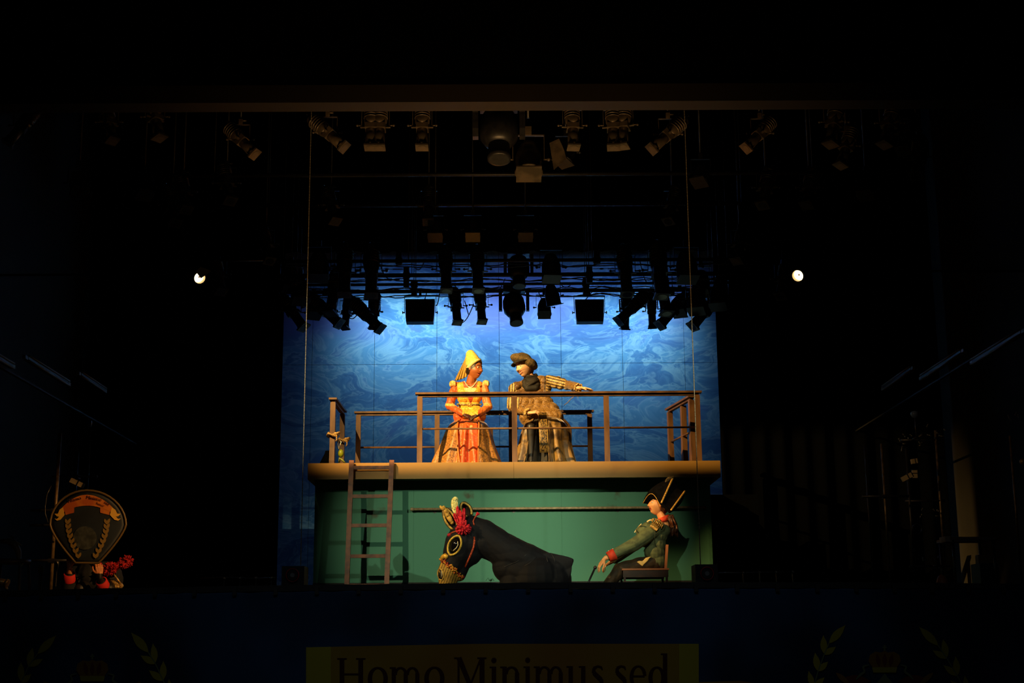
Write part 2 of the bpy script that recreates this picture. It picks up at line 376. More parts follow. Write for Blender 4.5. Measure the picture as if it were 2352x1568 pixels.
rail('side_railing', [fl(1590, 19.35), fl(1571, 19.8), fl(1540, 20.35)], RB*1.0, 'short brown railing with flared feet at the right end of the platform', .5, flare=(0, 1, 2))
# rope ties and green float on the left side railing
ropem = mat('rope', '#c8a468', .8, col2='#8a6a3a', scale=60, bump=.4)
def knot(c, label):
    m = MB(); 
    for k in range(3):
        m.tube([c+V(.075*math.cos(t)+.01*k, .055*math.sin(t)-.01, .012*k+.018*math.sin(t*2+k)) for t in [2*PI*i/20 for i in range(20)]], .011, 8, True)
    m.ball(c+V(.05, -.055, .02), (.03, .02, .02)).tube([c+V(.06, -.06, 0), c+V(.065, -.065, -.06), c+V(.05, -.06, -.09)], .008)
    return m.solo('rope_tie', ropem, label, 'rope')
knot(P(764, 1000, 19.33), 'tan rope knotted round the near post of the left side railing')
knot(P(788, 1012, 20.3), 'tan rope knotted round the far post of the left side railing')
fl_ = thing('green_float', P(783, 1061, 19.9), 'lime green round float on a metal clip tied by the left railing', 'float')
fc = P(783, 1041, 19.9)
MB().ball(fc, (.042, .042, .058)).build('ball', mat('lime_rubber', '#9aa51c', .4, col2='#5c6a10', scale=6), fl_)
MB().tube([P(777, 1028, 19.88), P(776, 1019, 19.88), P(779, 1011, 19.88), P(784, 1014, 19.88), P(781, 1023, 19.88), P(778, 1032, 19.88)], .008, 8, True).build('clip', mat('steel', (.5, .48, .42), .3, 1), fl_)
MB().tube([P(779, 1062, 19.9), P(780, 1052, 19.88), P(785, 1055, 19.88), P(793, 1063, 19.9)], .013).build('strap', mat('lime_strap', '#a0a848', .7), fl_)
MB().lathe(V(P(752, 1050, 19.5).x, 19.5, ZT), [(.0, 0), (.1, 0), (.12, .08), (.08, .16), (.04, .24), (.03, .28)], 16).solo('black_bag', velour, 'black cloth bundle on the platform beside the leftmost railing post', 'bag')
# ---------------------------------------------------------------- ladder
ld = thing('ladder', (P(848, 1200, 18.45).x, 18.45, 0), 'rust brown ladder leaning on the left of the platform', 'ladder')
def lp(px, z, dy=0): q = P(px, 1200, 18.45); return V(q.x, 18.38+.25*z/ZT, z)
zt = P(800, 1057, 18.6).z
for a_, b_ in ((799, 802), (889, 896)):
    MB().beam(lp(a_, 0), lp(b_, zt+.0), .062, .05, (0, 1, 0)).build('stile', wood2, ld)
for py in (1071, 1138, 1206, 1277, 1345):
    z = P(848, py, 18.5).z; 
    if z > .05: MB().beam(lp(805, z), lp(890, z), .04, .045, (0, 0, 1)).build('rung', wood2, ld)
# ---------------------------------------------------------------- hoist lines and drums
lm = mat('hoist_line', (.36, .31, .22), .7, col2=(.2, .16, .1), scale=90, bump=.4)
redm = mat('red_rim', '#b01428', .35, col2='#800c1c', scale=10)
for s_, px, bx, side in ((1, 690.5, 676, 'left'), (2, 1609, 1620, 'right')):
    q = P(px, 1298, 14.2); top = 9.0
    m = MB(); pts = [V(q.x, 14.2, q.z+(top-q.z)*i/60) for i in range(61)]; m.tube(pts, .0045, 6)
    k = 0
    for i in range(260):
        z = q.z+.02+i*.03
        if z < top: m.ball(V(q.x, 14.2, z), (.0062, .0062, .006), 6)
    m.solo('hoist_line', lm, 'thin knotted hoist line rising from the floor drum at stage %s' % side, 'rope', 'hoist lines')
    c = P(bx, 1322 if s_ == 1 else 1318, 14.2)
    t = thing('hoist_drum', (c.x, 14.2, 0), 'black floor winch with a red rim at the foot of the %s hoist line' % side, 'winch', 'floor winches')
    MB().b2((c.x-.11, 14.1, 0), (c.x+.11, 14.4, c.z+.09)).build('housing', black, t)
    m = MB(); m.tube([c+V(.062*math.cos(u), -.13, .062*math.sin(u)) for u in [2*PI*i/32 for i in range(32)]], .0055, 8, True); m.build('rim', redm, t)
    MB().cyl(c+V(0, -.11, 0), c+V(0, -.125, 0), .05, n=24).build('drum', black, t)
    MB().cyl(c+V(0, -.125, 0), c+V(0, -.135, 0), .022, n=16).build('hub', mat('grey_hub', (.16, .17, .17), .5), t)
# ---------------------------------------------------------------- apron lip, clips and cables
m = MB(); rnd = random.Random(4); a = []
for i in range(161):
    x = -6.5+13*i/160; h = .048+.004*rnd.random(); y = apron(x)
    a.append([V(x, y-.02, .002), V(x, y-.02, h), V(x, y+.06, h+.002), V(x, y+.06, .002)])
m.loft(a, smooth=False); m.solo('edge_cushion', black, 'low black padding strip running along the curved stage edge', 'trim')
# ---------------------------------------------------------------- front banner
bl = mat('banner_blue_cloth', (.020, .062, .145), .85, col2=(.010, .022, .05), scale=.9, thr=(.38, .62), detail=2, spec=.15)
yel = mat('banner_scroll_yellow', (.30, .19, .022), .8, col2=(.25, .12, .02), scale=.8, thr=(.4, .6), detail=1, spec=.15)
leafm = mat('banner_leaf_yellow', (.36, .31, .03), .8, spec=.15); maroon = mat('banner_maroon', (.045, .012, .010), .85, spec=.1)
crim = mat('banner_crimson', (.16, .03, .02), .85, spec=.1); palegreen = mat('banner_pale_green', (.16, .2, .11), .85, spec=.1)
bn = thing('stage_banner', (0, 12, -1.6), 'curved blue cloth banner with scroll and crests across the stage front', 'banner')
BY = lambda x: apron(x)-.03
m = MB(); xs = [-6.3+12.6*i/90 for i in range(91)]; rows = []
for z in (-1.6, -.8, -.4, -.1, -.02, 0.0):
    rows.append([V(x, BY(x)+(.006*math.sin(x*17)), z-(.006+.006*math.cos(x*2*PI/.352) if z == 0 else 0)) for x in xs])
m.loft(rows, closed=False, cap=False); o = m.build('cloth', bl, bn); sd = o.modifiers.new('t', 'SOLIDIFY'); sd.thickness = .006; sd.offset = -1
def bp(px, py, off=.012):                # a point on the curved banner seen at that pixel
    Y = 12.0
    for _ in range(6): q = P(px, py, Y); Y = BY(q.x)-off
    return P(px, py, Y)
def flat(polys, name, m_, off=.012, th=.003, parent=bn):
    m = MB()
    for poly in polys: m.prism([bp(x, y, off) for x, y in poly], V(0, th, 0))
    return m.build(name, m_, parent)
def strip(x0, x1, y0, y1, n, off):
    return [[(x0+(x1-x0)*i/n, y0(x0+(x1-x0)*i/n)), (x0+(x1-x0)*(i+1)/n, y0(x0+(x1-x0)*(i+1)/n)), (x0+(x1-x0)*(i+1)/n, y1), (x0+(x1-x0)*i/n, y1)] for i in range(n)]
flat(strip(703, 1605, lambda x: 1486-8*(x-703)/400 if x < 1103 else 1478, 1640, 24, .012), 'scroll', yel)
flat(strip(703, 760, lambda x: 1486-8*(x-703)/400, 1640, 2, .014), 'scroll_curl', leafm, .0145)
flat(strip(1560, 1605, lambda x: 1478, 1640, 2, .014), 'scroll_curl', leafm, .0145)
flat([[(1600, 1566), (1700, 1563), (1760, 1572), (1760, 1600), (1600, 1600)]], 'scroll_tail', yel, .0125)
def stroke(pts, ws):
    out = []
    for (a, b), (wa, wb) in zip(zip(pts, pts[1:]), zip(ws, ws[1:])):
        d = V(b[0]-a[0], b[1]-a[1], 0).normalized(); nx, ny = -d.y, d.x; e = .004
        out.append([(a[0]-d.x*e+nx*wa/2, a[1]-d.y*e+ny*wa/2), (b[0]+d.x*e+nx*wb/2, b[1]+d.y*e+ny*wb/2), (b[0]+d.x*e-nx*wb/2, b[1]+d.y*e-ny*wb/2), (a[0]-d.x*e-nx*wa/2, a[1]-d.y*e-ny*wa/2)])
    return out
def rc(x0, y0, x1, y1): return [[(x0, y0), (x1, y0), (x1, y1), (x0, y1)]]
def arc(cx, cy, rx, ry, a0, a1, thin, thick, n=14):
    pts = []; ws = []
    for i in range(n+1):
        a = math.radians(a0+(a1-a0)*i/n); pts.append((cx+rx*math.cos(a), cy+ry*math.sin(a))); ws.append(thin+(thick-thin)*abs(math.cos(a))**1.5)
    return stroke(pts, ws)
def stem(x, y0, y1, w_=.2, s0=True, s1=True):
    p = rc(x-w_/2, y0, x+w_/2, y1)
    if s0: p += rc(x-w_/2-.1, y0, x+w_/2+.1, y0+.05)
    if s1: p += rc(x-w_/2-.1, y1-.05, x+w_/2, y1)
    return p
def arch(x0, x1): return arc((x0+x1)/2+.02, .68, (x1-x0)/2-.02, .27, 180, 0, .07, .15)
GL = {'H': (1.3, stem(.25, 0, 1.38)+stem(1.05, 0, 1.38)+rc(.3, .66, 1.0, .73)+rc(.05, 1.33, .45, 1.38)+rc(.85, 1.33, 1.25, 1.38)),
      'M': (1.5, stem(.2, 0, 1.38, .09)+stem(1.25, 0, 1.38, .22)+stroke([(.22, 1.36), (.72, .2)], [.22, .2])+stroke([(.72, .2), (1.2, 1.36)], [.08, .08])+rc(.0, 1.33, .3, 1.38)+rc(1.15, 1.33, 1.45, 1.38)),
      'o': (.95, arc(.47, .5, .36, .46, 0, 360, .07, .2, 26)), 'i': (.5, stem(.25, 0, .98)+arc(.25, 1.25, .06, .06, 0, 360, .12, .12, 10)),
      'n': (1.05, stem(.22, 0, .98)+stem(.8, 0, .72, .2, True, False)+arch(.26, .8)),
      'm': (1.6, stem(.22, 0, .98)+stem(.8, 0, .72, .2, True, False)+stem(1.36, 0, .72, .2, True, False)+arch(.26, .8)+arch(.84, 1.36)),
      'u': (1.05, stem(.22, .3, .98, .2, False)+stem(.8, 0, .98)+arc(.5, .32, .28, .28, 180, 360, .07, .15)),
      's': (.75, stroke([(.6, .82), (.55, .93), (.38, .97), (.2, .88), (.2, .7), (.36, .55), (.54, .4), (.58, .22), (.42, .05), (.22, .04), (.13, .2)], [.05, .09, .08, .14, .18, .2, .2, .16, .08, .08, .05])),
      'e': (.9, arc(.46, .5, .34, .46, 20, 320, .07, .19, 22)+rc(.2, .5, .78, .57)+arc(.46, .5, .34, .46, 8, 25, .07, .15, 4)),
      'd': (1.05, arc(.42, .47, .3, .44, 0, 360, .07, .19, 24)+stem(.8, 0, 1.5))}
def word(spec, base, u, m_, slope=-.006):
    for ch, x0, x1 in spec:
        wd, polys = GL[ch]; k = (x1-x0)/wd
        flat([[(x0+x*k, base+slope*(x0-1150)-y*u) for x, y in p] for p in polys], 'letter', m_, .018, .002)
word([('H', 772, 842), ('o', 844, 892), ('m', 894, 970), ('o', 974, 1022), ('M', 1043, 1120), ('i', 1122, 1147), ('n', 1148, 1200), ('i', 1200, 1224), ('m', 1225, 1299),
      ('u', 1300, 1352), ('s', 1354, 1391), ('s', 1408, 1444), ('e', 1445, 1486), ('d', 1488, 1540)], 1583, 54, maroon)
def leaf(a, b, wd):
    (x0, y0), (x1, y1) = a, b; L = math.hypot(x1-x0, y1-y0); dx, dy = (x1-x0)/L, (y1-y0)/L; p = []
    prof = [(0, 0), (.12, .28), (.3, .75), (.5, 1), (.7, .88), (.88, .45), (1, 0)]
    for t, k in prof: p.append((x0+dx*L*t-dy*wd*k, y0+dy*L*t+dx*wd*k))
    for t, k in prof[-2:0:-1]: p.append((x0+dx*L*t+dy*wd*k, y0+dy*L*t-dx*wd*k))
    return p
for a, b, wd in [((301, 1452), (341, 1498), 10), ((323, 1505), (357, 1524), 8), ((351, 1477), (357, 1521), 8), ((342, 1539), (374, 1563), 8), ((375, 1517), (375, 1561), 8), ((360, 1575), (390, 1598), 8), ((388, 1559), (392, 1600), 8),
                 ((129, 1459), (86, 1501), 9), ((75, 1487), (65, 1529), 8), ((99, 1513), (65, 1530), 7), ((48, 1520), (48, 1564), 8), ((72, 1548), (48, 1568), 7),
                 ((1942, 1435), (1904, 1477), 9), ((1891, 1458), (1893, 1501), 8), ((1920, 1485), (1893, 1503), 7), ((1872, 1498), (1879, 1541), 8), ((1902, 1519), (1879, 1541), 7), ((1857, 1540), (1868, 1580), 7), ((1894, 1555), (1868, 1580), 7),
                 ((2111, 1439), (2155, 1482), 9), ((2166, 1467), (2175, 1510), 8), ((2142, 1493), (2175, 1512), 7), ((2195, 1507), (2199, 1551), 8), ((2167, 1527), (2199, 1552), 7), ((2216, 1551), (2222, 1592), 7), ((2182, 1562), (2220, 1592), 7)]:
    flat([leaf(a, b, wd)], 'laurel_leaf', leafm)
for pts in ([(341, 1498), (357, 1524), (375, 1563), (392, 1600)], [(86, 1501), (65, 1530), (48, 1568)], [(1904, 1477), (1893, 1503), (1879, 1541), (1868, 1582)], [(2155, 1482), (2175, 1512), (2199, 1552), (2221, 1592)]):
    flat(stroke(pts, [2.4]*len(pts)), 'laurel_stem', palegreen, .0125)
for cx, cy in ((212, 1528), (2032, 1508)):
    flat([[(cx-37, cy+10), (cx-34, cy-4), (cx-22, cy-12), (cx-8, cy-10), (cx, cy-14), (cx+8, cy-10), (cx+22, cy-12), (cx+34, cy-4), (cx+37, cy+10), (cx+28, cy+24), (cx-28, cy+24)]], 'crown', yel, .0125)
    for k in (-18, 0, 18): flat([leaf((cx+k, cy-9), (cx+k*.7, cy+22), 5)], 'crown_lining', crim, .016)
    flat([[(cx-29, cy+24), (cx+29, cy+24), (cx+26, cy+36), (cx-26, cy+36)]], 'crown_band', leafm, .0165)
    flat([[(cx-2, cy-27), (cx+2, cy-27), (cx+2, cy-14), (cx-2, cy-14)], [(cx-5, cy-23), (cx+5, cy-23), (cx+5, cy-20), (cx-5, cy-20)]], 'crown_cross', palegreen, .0165)
    for s_ in (-1, 1):
        flat(stroke([(cx+s_*36, cy+18), (cx+s_*50, cy+22), (cx+s_*46, cy+34), (cx+s_*57, cy+42), (cx+s_*66, cy+52)], [2, 4, 5, 5, 2]), 'ribbon', palegreen, .0165)
        flat([leaf((cx+s_*30, cy+56), (cx+s_*95, cy+50), 11)], 'mantle', crim, .0125)
        flat([leaf((cx+s_*78, cy+66), (cx+s_*112, cy+36), 6)], 'tassel', yel, .0165)
    flat([leaf((cx, cy+38), (cx, cy+110), 24)], 'crest_shield', palegreen, .0165)
# clips holding the banner
for i in range(27):
    x = -4.7+i*.352
    MB().b2((x-.016, BY(x)-.03, -.03), (x+.016, BY(x)+.02, .03)).solo('banner_clip', black, 'small black clip gripping the top hem of the banner', 'clip', 'clips along the banner top')
# ================================================================ LIGHTING RIG
HZ = 5.0
def pipeY(py):
    lo, hi = 14., 24.
    for _ in range(40):
        mid = (lo+hi)/2
        if P(1146, py, mid).z > HZ: hi = mid
        else: lo = mid
    return mid
PY = {k: pipeY(k) for k in (598, 631, 652, 668)}
cabm = mat('cable_black', (.01, .01, .01), .5)
PX0, PX1 = -3.35, 3.55
for k, th, lb in ((598, .026, 'nearest to the audience'), (631, .032, 'second from the audience'), (652, .022, 'third from the audience'), (668, .030, 'farthest upstage, carrying the flood lights')):
    y = PY[k]; t = thing('rigging_pipe', (0, y, HZ), 'black rigging pipe above the platform, %s' % lb, 'pipe', 'rigging pipes over the platform')
    MB().cyl((PX0, y, HZ), (PX1, y, HZ), th, n=12).build('tube', gear, t)
    for x in (-3.1, -1.3, 1.35, 3.3):
        MB().cyl((x, y, HZ), (x, y, 9.5), .006, n=6).build('hanger_wire', cabm, t)
plates = [(916, 575, 606, 598), (933, 611, 660, 631), (951, 648, 676, 652), (1371, 575, 604, 598), (1354, 611, 648, 631), (1346, 637, 673, 652)]
for px, y0, y1, k in plates:
    y = PY[k]; a = P(px-6.5, y1, y-.05); b = P(px+6.5, y0, y-.05)
    m = MB(); m.b2((a.x, y-.05, a.z), (b.x, y+.05, b.z)); m.cyl((a.x-.01, y, HZ), (b.x+.01, y, HZ), .045, n=12)
    m.solo('pipe_bracket', gear, 'black hanging bracket block on the %s pipe, %s of centre' % ({598: 'nearest', 631: 'second', 652: 'third'}[k], 'left' if px < 1146 else 'right'), 'bracket')
# prototypes, built around their tilt pivot at the origin, beam along -Z
def proto_profile():
    t = thing('profile_spotlight', (0, 0, 0), None, None)
    h = MB().lathe((0, 0, 0), [(.03, .33), (.06, .325), (.075, .30), (.078, .27), (.092, .255), (.092, .06), (.088, .03), (.074, 0)], 16).build('lamp_housing', gear, t)
    m = MB()
    for z in (.10, .135, .17, .205, .24): m.lathe((0, 0, 0), [(.09, z-.006), (.1, z-.004), (.1, z+.004), (.09, z+.006)], 16)
    m.build('cooling_fin', gear, h)
    m = MB().tube([V(-.03, 0, .32), V(-.032, 0, .375), V(0, 0, .39), V(.032, 0, .375), V(.03, 0, .32)], .008, 6); m.build('rear_handle', gear, h)
    b = MB().box((0, 0, -.03), (.15, .15, .07)).cyl((0, 0, -.03), (0, 0, -.30), .066, .07, n=16).build('barrel', gear, t)
    for s_ in (-1, 1):
        MB().box((s_*.1, 0, -.03), (.07, .03, .006)).build('shutter_tab', gear, b)
    MB().cyl((0, 0, -.27), (0, 0, -.305), .078, n=16).box((0, 0, -.315), (.158, .158, .022)).build('gel_frame', gear, b)
    MB().cyl((0, 0, -.3271), (0, 0, -.329), .058, n=16).build('lens', mat('dead_lens', (.02, .025, .035), .08), b)
    m = MB(); 
    y = MB().beam((-.12, 0, 0), (-.12, 0, .2), .006, .03, (0, 1, 0)).beam((.12, 0, 0), (.12, 0, .2), .006, .03, (0, 1, 0)).box((0, 0, .2), (.246, .03, .008)).build('yoke', gear, t)
    MB().box((0, 0, .24), (.05, .05, .07)).cyl((0, 0, .26), (.07, 0, .26), .01, n=8).build('clamp', gear, y)
    for s_ in (-1, 1): MB().cyl((s_*.115, 0, 0), (s_*.17, 0, 0), .009, n=8).ball((s_*.175, 0, 0), .017, 8).build('tilt_knob', gear, y)
    return t
def proto_par():
    t = thing('par_can', (0, 0, 0), None, None)
    h = MB().lathe((0, 0, 0), [(.035, .16), (.06, .15), (.085, .09), (.105, .02), (.108, -.12), (.112, -.125), (.112, -.14), (.1, -.14), (.098, -.05), (.001, -.04)], 18).build('can', gear, t)
    MB().box((0, 0, -.146), (.2, .2, .012)).build('gel_frame', gear, h)
    y = MB().beam((-.125, 0, 0), (-.125, 0, .2), .006, .03, (0, 1, 0)).beam((.125, 0, 0), (.125, 0, .2), .006, .03, (0, 1, 0)).box((0, 0, .2), (.256, .03, .008)).build('yoke', gear, t)
    MB().box((0, 0, .235), (.05, .05, .07)).build('clamp', gear, y)
    for s_ in (-1, 1): MB().cyl((s_*.12, 0, 0), (s_*.155, 0, 0), .008, n=8).ball((s_*.16, 0, 0), .016, 8).build('tilt_knob', gear, y)
    return t
def proto_flood():
    t = thing('flood_light', (0, 0, 0), None, None)
    q = lambda s_, z, e=0: [V(-s_, -.05-e, z), V(s_, -.05-e, z), V(s_, .09, z), V(-s_, .09, z)]
    b = MB().loft([q(.225, .175), q(.215, -.1), q(.205, -.19)], smooth=False).build('panel_body', gear, t)
    m = MB()
    for x in [-.18+.04*i for i in range(10)]: m.box((x, .1, 0), (.008, .03, .3))
    m.build('heat_sink', gear, b)
    MB().box((0, -.055, -.01), (.4, .012, .34)).build('diffuser', gear, b)
    y = MB().beam((-.235, 0, -.02), (-.24, 0, .25), .008, .04, (0, 1, 0)).beam((.235, 0, -.02), (.24, 0, .25), .008, .04, (0, 1, 0)).box((0, 0, .25), (.49, .04, .02)).build('yoke', gear, t)
    MB().cyl((0, 0, .25), (0, 0, .33), .02, n=10).box((0, 0, .34), (.06, .06, .05)).build('clamp', gear, y)
    for s_ in (-1, 1): MB().cyl((s_*.23, 0, -.01), (s_*.262, 0, -.01), .008, n=8).cyl((s_*.258, 0, -.01), (s_*.27, 0, -.01), .022, n=10).build('tilt_knob', gear, y)
    return t
def proto_mover():
    t = thing('moving_head_light', (0, 0, 0), None, None)
    MB().box((0, 0, .27), (.34, .28, .11)).box((0, 0, .36), (.1, .1, .08)).build('base', gear, t)
    for s_ in (-1, 1):
        m = MB(); m.loft([[V(s_*a_, b_*w_, z) for a_, b_ in ((.185, -1), (.235, -1), (.235, 1), (.185, 1))] for z, w_ in ((-.07, .045), (.0, .07), (.15, .07), (.22, .1))], smooth=False); m.build('arm', gear, t)
    h = MB().lathe((0, 0, 0), [(.06, .2), (.13, .19), (.165, .12), (.175, 0), (.17, -.08), (.13, -.14), (.09, -.16)], 18).build('head', gear, t)
    MB().lathe((0, 0, 0), [(.088, -.15), (.096, -.16), (.1, -.26), (.105, -.265), (.105, -.31), (.085, -.31)], 18).build('snout', gear, h)
    return t
PROTO = {'profile': proto_profile(), 'par': proto_par(), 'flood': proto_flood(), 'mover': proto_mover()}
ROTP = {'lamp_housing', 'barrel', 'can', 'panel_body', 'head'}
G1 = 'theatre lights hung over the platform'
def fix(kind, px, py, Y, dirv, label, sc=1, group=None, rz=0, cat='spotlight', m_=None):
    p = PROTO[kind]; t = copytree(p); t.location = P(px, py, Y); t.scale = (sc,)*3; t.rotation_euler.z = rz
    tag(t, label, cat, group)
    d = Vector(dirv).normalized(); d = Matrix.Rotation(-rz, 3, 'Z') @ d
    q = d.to_track_quat('-Z', 'Y')
    for c in t.children:
        if c.name.split('.')[0] in ROTP: c.rotation_mode = 'QUATERNION'; c.rotation_quaternion = q
        if m_:
            for x in [c]+list(c.children): x.material_slots[0].link = 'OBJECT'; x.material_slots[0].material = m_
    h_ = t.location.z+.24*sc; zt2 = HZ if group == G1 or py > 570 else 9.5
    if zt2 > h_: a = t.location+V(0, 0, .24*sc); MB().cyl(a, V(a.x, a.y, zt2), .012, n=6).build('drop_rod', gear, t)
    return t
y4 = PY[668]-.05; y3 = PY[652]-.02; y1 = PY[598]; y2 = PY[631]
def dd(x0, y0_, x1, y1_, dy=-.3): L = math.hypot(x1-x0, y1_-y0_); return ((x1-x0)/L, dy, -(y1_-y0_)/L)
fix('profile', 672, 716, y4, dd(640, 670, 705, 762), 'profile spotlight aimed steeply down to the right, leftmost of the rig', 1.1, G1, .3)
fix('profile', 745, 712, y4, dd(700, 668, 790, 755), 'profile spotlight aimed down to the right, beside the left round can', 1.15, G1, .3)
fix('profile', 840, 722, y4, dd(800, 678, 872, 755), 'profile spotlight aimed down to the right, nearest the left square flood', 1.15, G1, .3)
fix('par', 720, 706, y4+.1, (.2, -.4, -1), 'round par can low at the left end of the rig', 1.1, G1)
fix('profile', 797, 716, y4+.25, (-.1, -.25, -1), 'short upright profile spotlight between the two left slanted ones', .9, G1)
fix('profile', 768, 668, y3, (-.12, -.3, -1), 'upright profile spotlight over the left round can', 1.25, G1)
fix('profile', 860, 712, y4+.3, (-.1, .35, -1), 'upstage-facing profile spotlight with a loop handle, left of the left flood', .95, G1, .8)
fix('flood', 965, 716, y4, (0, -.12, -1), 'square black flood light left of centre, over the lady in yellow', 1.02, G1)
fix('profile', 1047, 702, y4, (.1, -.35, -1), 'upright profile spotlight just right of the left square flood', .98, G1)
fix('profile', 1104, 700, y4, (.08, -.35, -1), 'upright profile spotlight just left of the central moving head', .98, G1)
fix('mover', 1181, 704, y4, (.12, -.35, -1), 'large moving head light at the centre of the rig', 1.0, G1)
fix('par', 1250, 706, y4, (0, -.5, -1), 'round par can right of the central moving head', 1.0, G1)
fix('par', 1268, 678, y3, (.2, .2, -1), 'round par can tucked above the right-centre can', 1.05, G1)
fix('flood', 1354, 716, y4, (0, -.12, -1), 'square black flood light right of centre, over the outstretched hand', 1.0, G1)
fix('profile', 1437, 712, y4+.3, (-.05, .3, -1), 'upstage-facing profile spotlight with a loop handle, right of the right flood', .95, G1, -.7)
fix('profile', 1453, 706, y4, dd(1493, 672, 1418, 750), 'profile spotlight aimed down to the left, nearest the right square flood', 1.1, G1, -.3)
fix('profile', 1497, 712, y4+.3, (.05, .3, -1), 'upstage-facing profile spotlight between the two right slanted ones', .9, G1, -.6)
fix('profile', 1546, 712, y4, dd(1576, 676, 1510, 753), 'profile spotlight aimed down to the left, beside the right round can', 1.15, G1, -.3)
fix('profile', 1522, 668, y3, (.1, -.3, -1), 'upright profile spotlight over the right slanted pair', 1.25, G1)
fix('par', 1562, 700, y4+.1, (-.2, -.4, -1), 'round par can low at the right end of the rig', 1.15, G1)
fix('profile', 1620, 714, y4, dd(1656, 672, 1584, 760), 'profile spotlight aimed steeply down to the left, rightmost of the rig', 1.15, G1, -.3)
for px, py, k, kind, sc, lb in [(1024, 618, y1, 'profile', 1.1, 'upper profile spotlight left of centre, hung on the nearest pipe'), (1097, 618, y1, 'profile', 1.1, 'upper profile spotlight just left of the centre column'),
        (1191, 618, y2, 'mover', .95, 'upper moving head light at the centre, above the lower one'), (1266, 614, y1, 'par', 1.3, 'upper round par can right of centre'),
        (1436, 622, y1, 'profile', 1.2, 'upper profile spotlight over the right loop-handled ones'), (1514, 620, y1, 'profile', 1.35, 'upper profile spotlight second from the right end'),
        (1577, 612, y1, 'par', 1.45, 'upper par can at the right end of the nearest pipe'), (853, 622, y1, 'profile', 1.25, 'upper profile spotlight third from the left end'),
        (792, 620, y1, 'profile', 1.25, 'upper profile spotlight second from the left end'), (732, 610, y1, 'par', 1.4, 'upper par can at the left end of the nearest pipe')]:
    fix(kind, px, py, k, (.03, -.25, -1), lb, sc, G1)
for px, py, wh in ((690, 668, 'left end of the rig, nearer the middle'), (668, 640, 'left end of the rig, outermost'), (1610, 650, 'right end of the rig, topmost'), (1650, 680, 'right end of the rig, outermost'), (1600, 690, 'right end of the rig, lowest')):
    fix('par', px, py, y3+.1, (.1 if px < 1100 else -.1, -.3, -1), 'shadowed par can in the cluster at the '+wh, 1.3, 'shadowed par cans at the rig ends')
# cables: draped along the pipes
rnd = random.Random(9)
for k, y in PY.items():
    for j in range(2 if k != 652 else 3):
        x = PX0+.2; pts = []; ph = rnd.random()*6; off = -.03-.02*j
        while x < PX1-.2:
            pts.append(V(x, y-off*.6, HZ-.035-.045*abs(math.sin(x*(2.1+.5*j)+ph))-.02*rnd.random())); x += .09
        MB().tube(pts, .008, 6).solo('cable', cabm, 'black power cable draped along the %s rigging pipe, %s of its cables' % ({598: 'nearest', 631: 'second', 652: 'third', 668: 'farthest'}[k], ['tightest', 'lower', 'lowest'][j]), 'cable', 'cables along the rigging pipes')
for i, (a, b, s_) in enumerate([((1052, 742), (1088, 698), .1), ((1067, 690), (1076, 722), .0), ((800, 728), (822, 720), .05), ((975, 690), (982, 664), 0), ((1000, 700), (1010, 672), .08), ((1262, 690), (1236, 668), .1),
                                ((1345, 688), (1362, 668), 0), ((950, 610), (975, 600), .1), ((1440, 690), (1425, 670), .1), ((1160, 640), (1130, 664), .1), ((1470, 600), (1490, 650), .1), ((870, 600), (900, 640), .1), ((740, 630), (770, 655), .12), ((1310, 655), (1280, 640), .08)]):
    A = P(*a, y4); B = P(*b, y4); MB().tube([A.lerp(B, t)-V(0, 0, s_*math.sin(PI*t)) for t in [j/10 for j in range(11)]], .0075, 6).solo('cable', cabm, 'short loop of black cable %s' % ['under the left twin profiles', 'between the left twin profiles', 'by the left upright lamp', 'above the left square flood', 'right of the left square flood', 'left of the right-centre can', 'above the right square flood', 'near the upper left bracket', 'by the right loop-handled lamp', 'left of the centre column', 'by the upper right profile', 'by the upper left profile', 'at the upper left end', 'by the upper right bracket'][i], 'cable', 'cable loops under the rig')
for px0, px1, py, Y in ((868, 926, 618, y1+.1), (868, 918, 642, y2+.1), (1361, 1420, 617, y1+.1), (1354, 1428, 641, y2+.1)):
    a = P(px0, py, Y); b = P(px1, py, Y); m = MB().cyl(a, b, .0045, n=6); c = a.lerp(b, .35); m.ball(c, (.035, .01, .014), 8); m.cyl(a.lerp(b, .6), b, .008, n=6)
    m.solo('tension_wire', cabm, 'thin tension wire with turnbuckle, %s side, %s row' % ('left' if px0 < 1100 else 'right', 'upper' if py < 630 else 'lower'), 'wire')
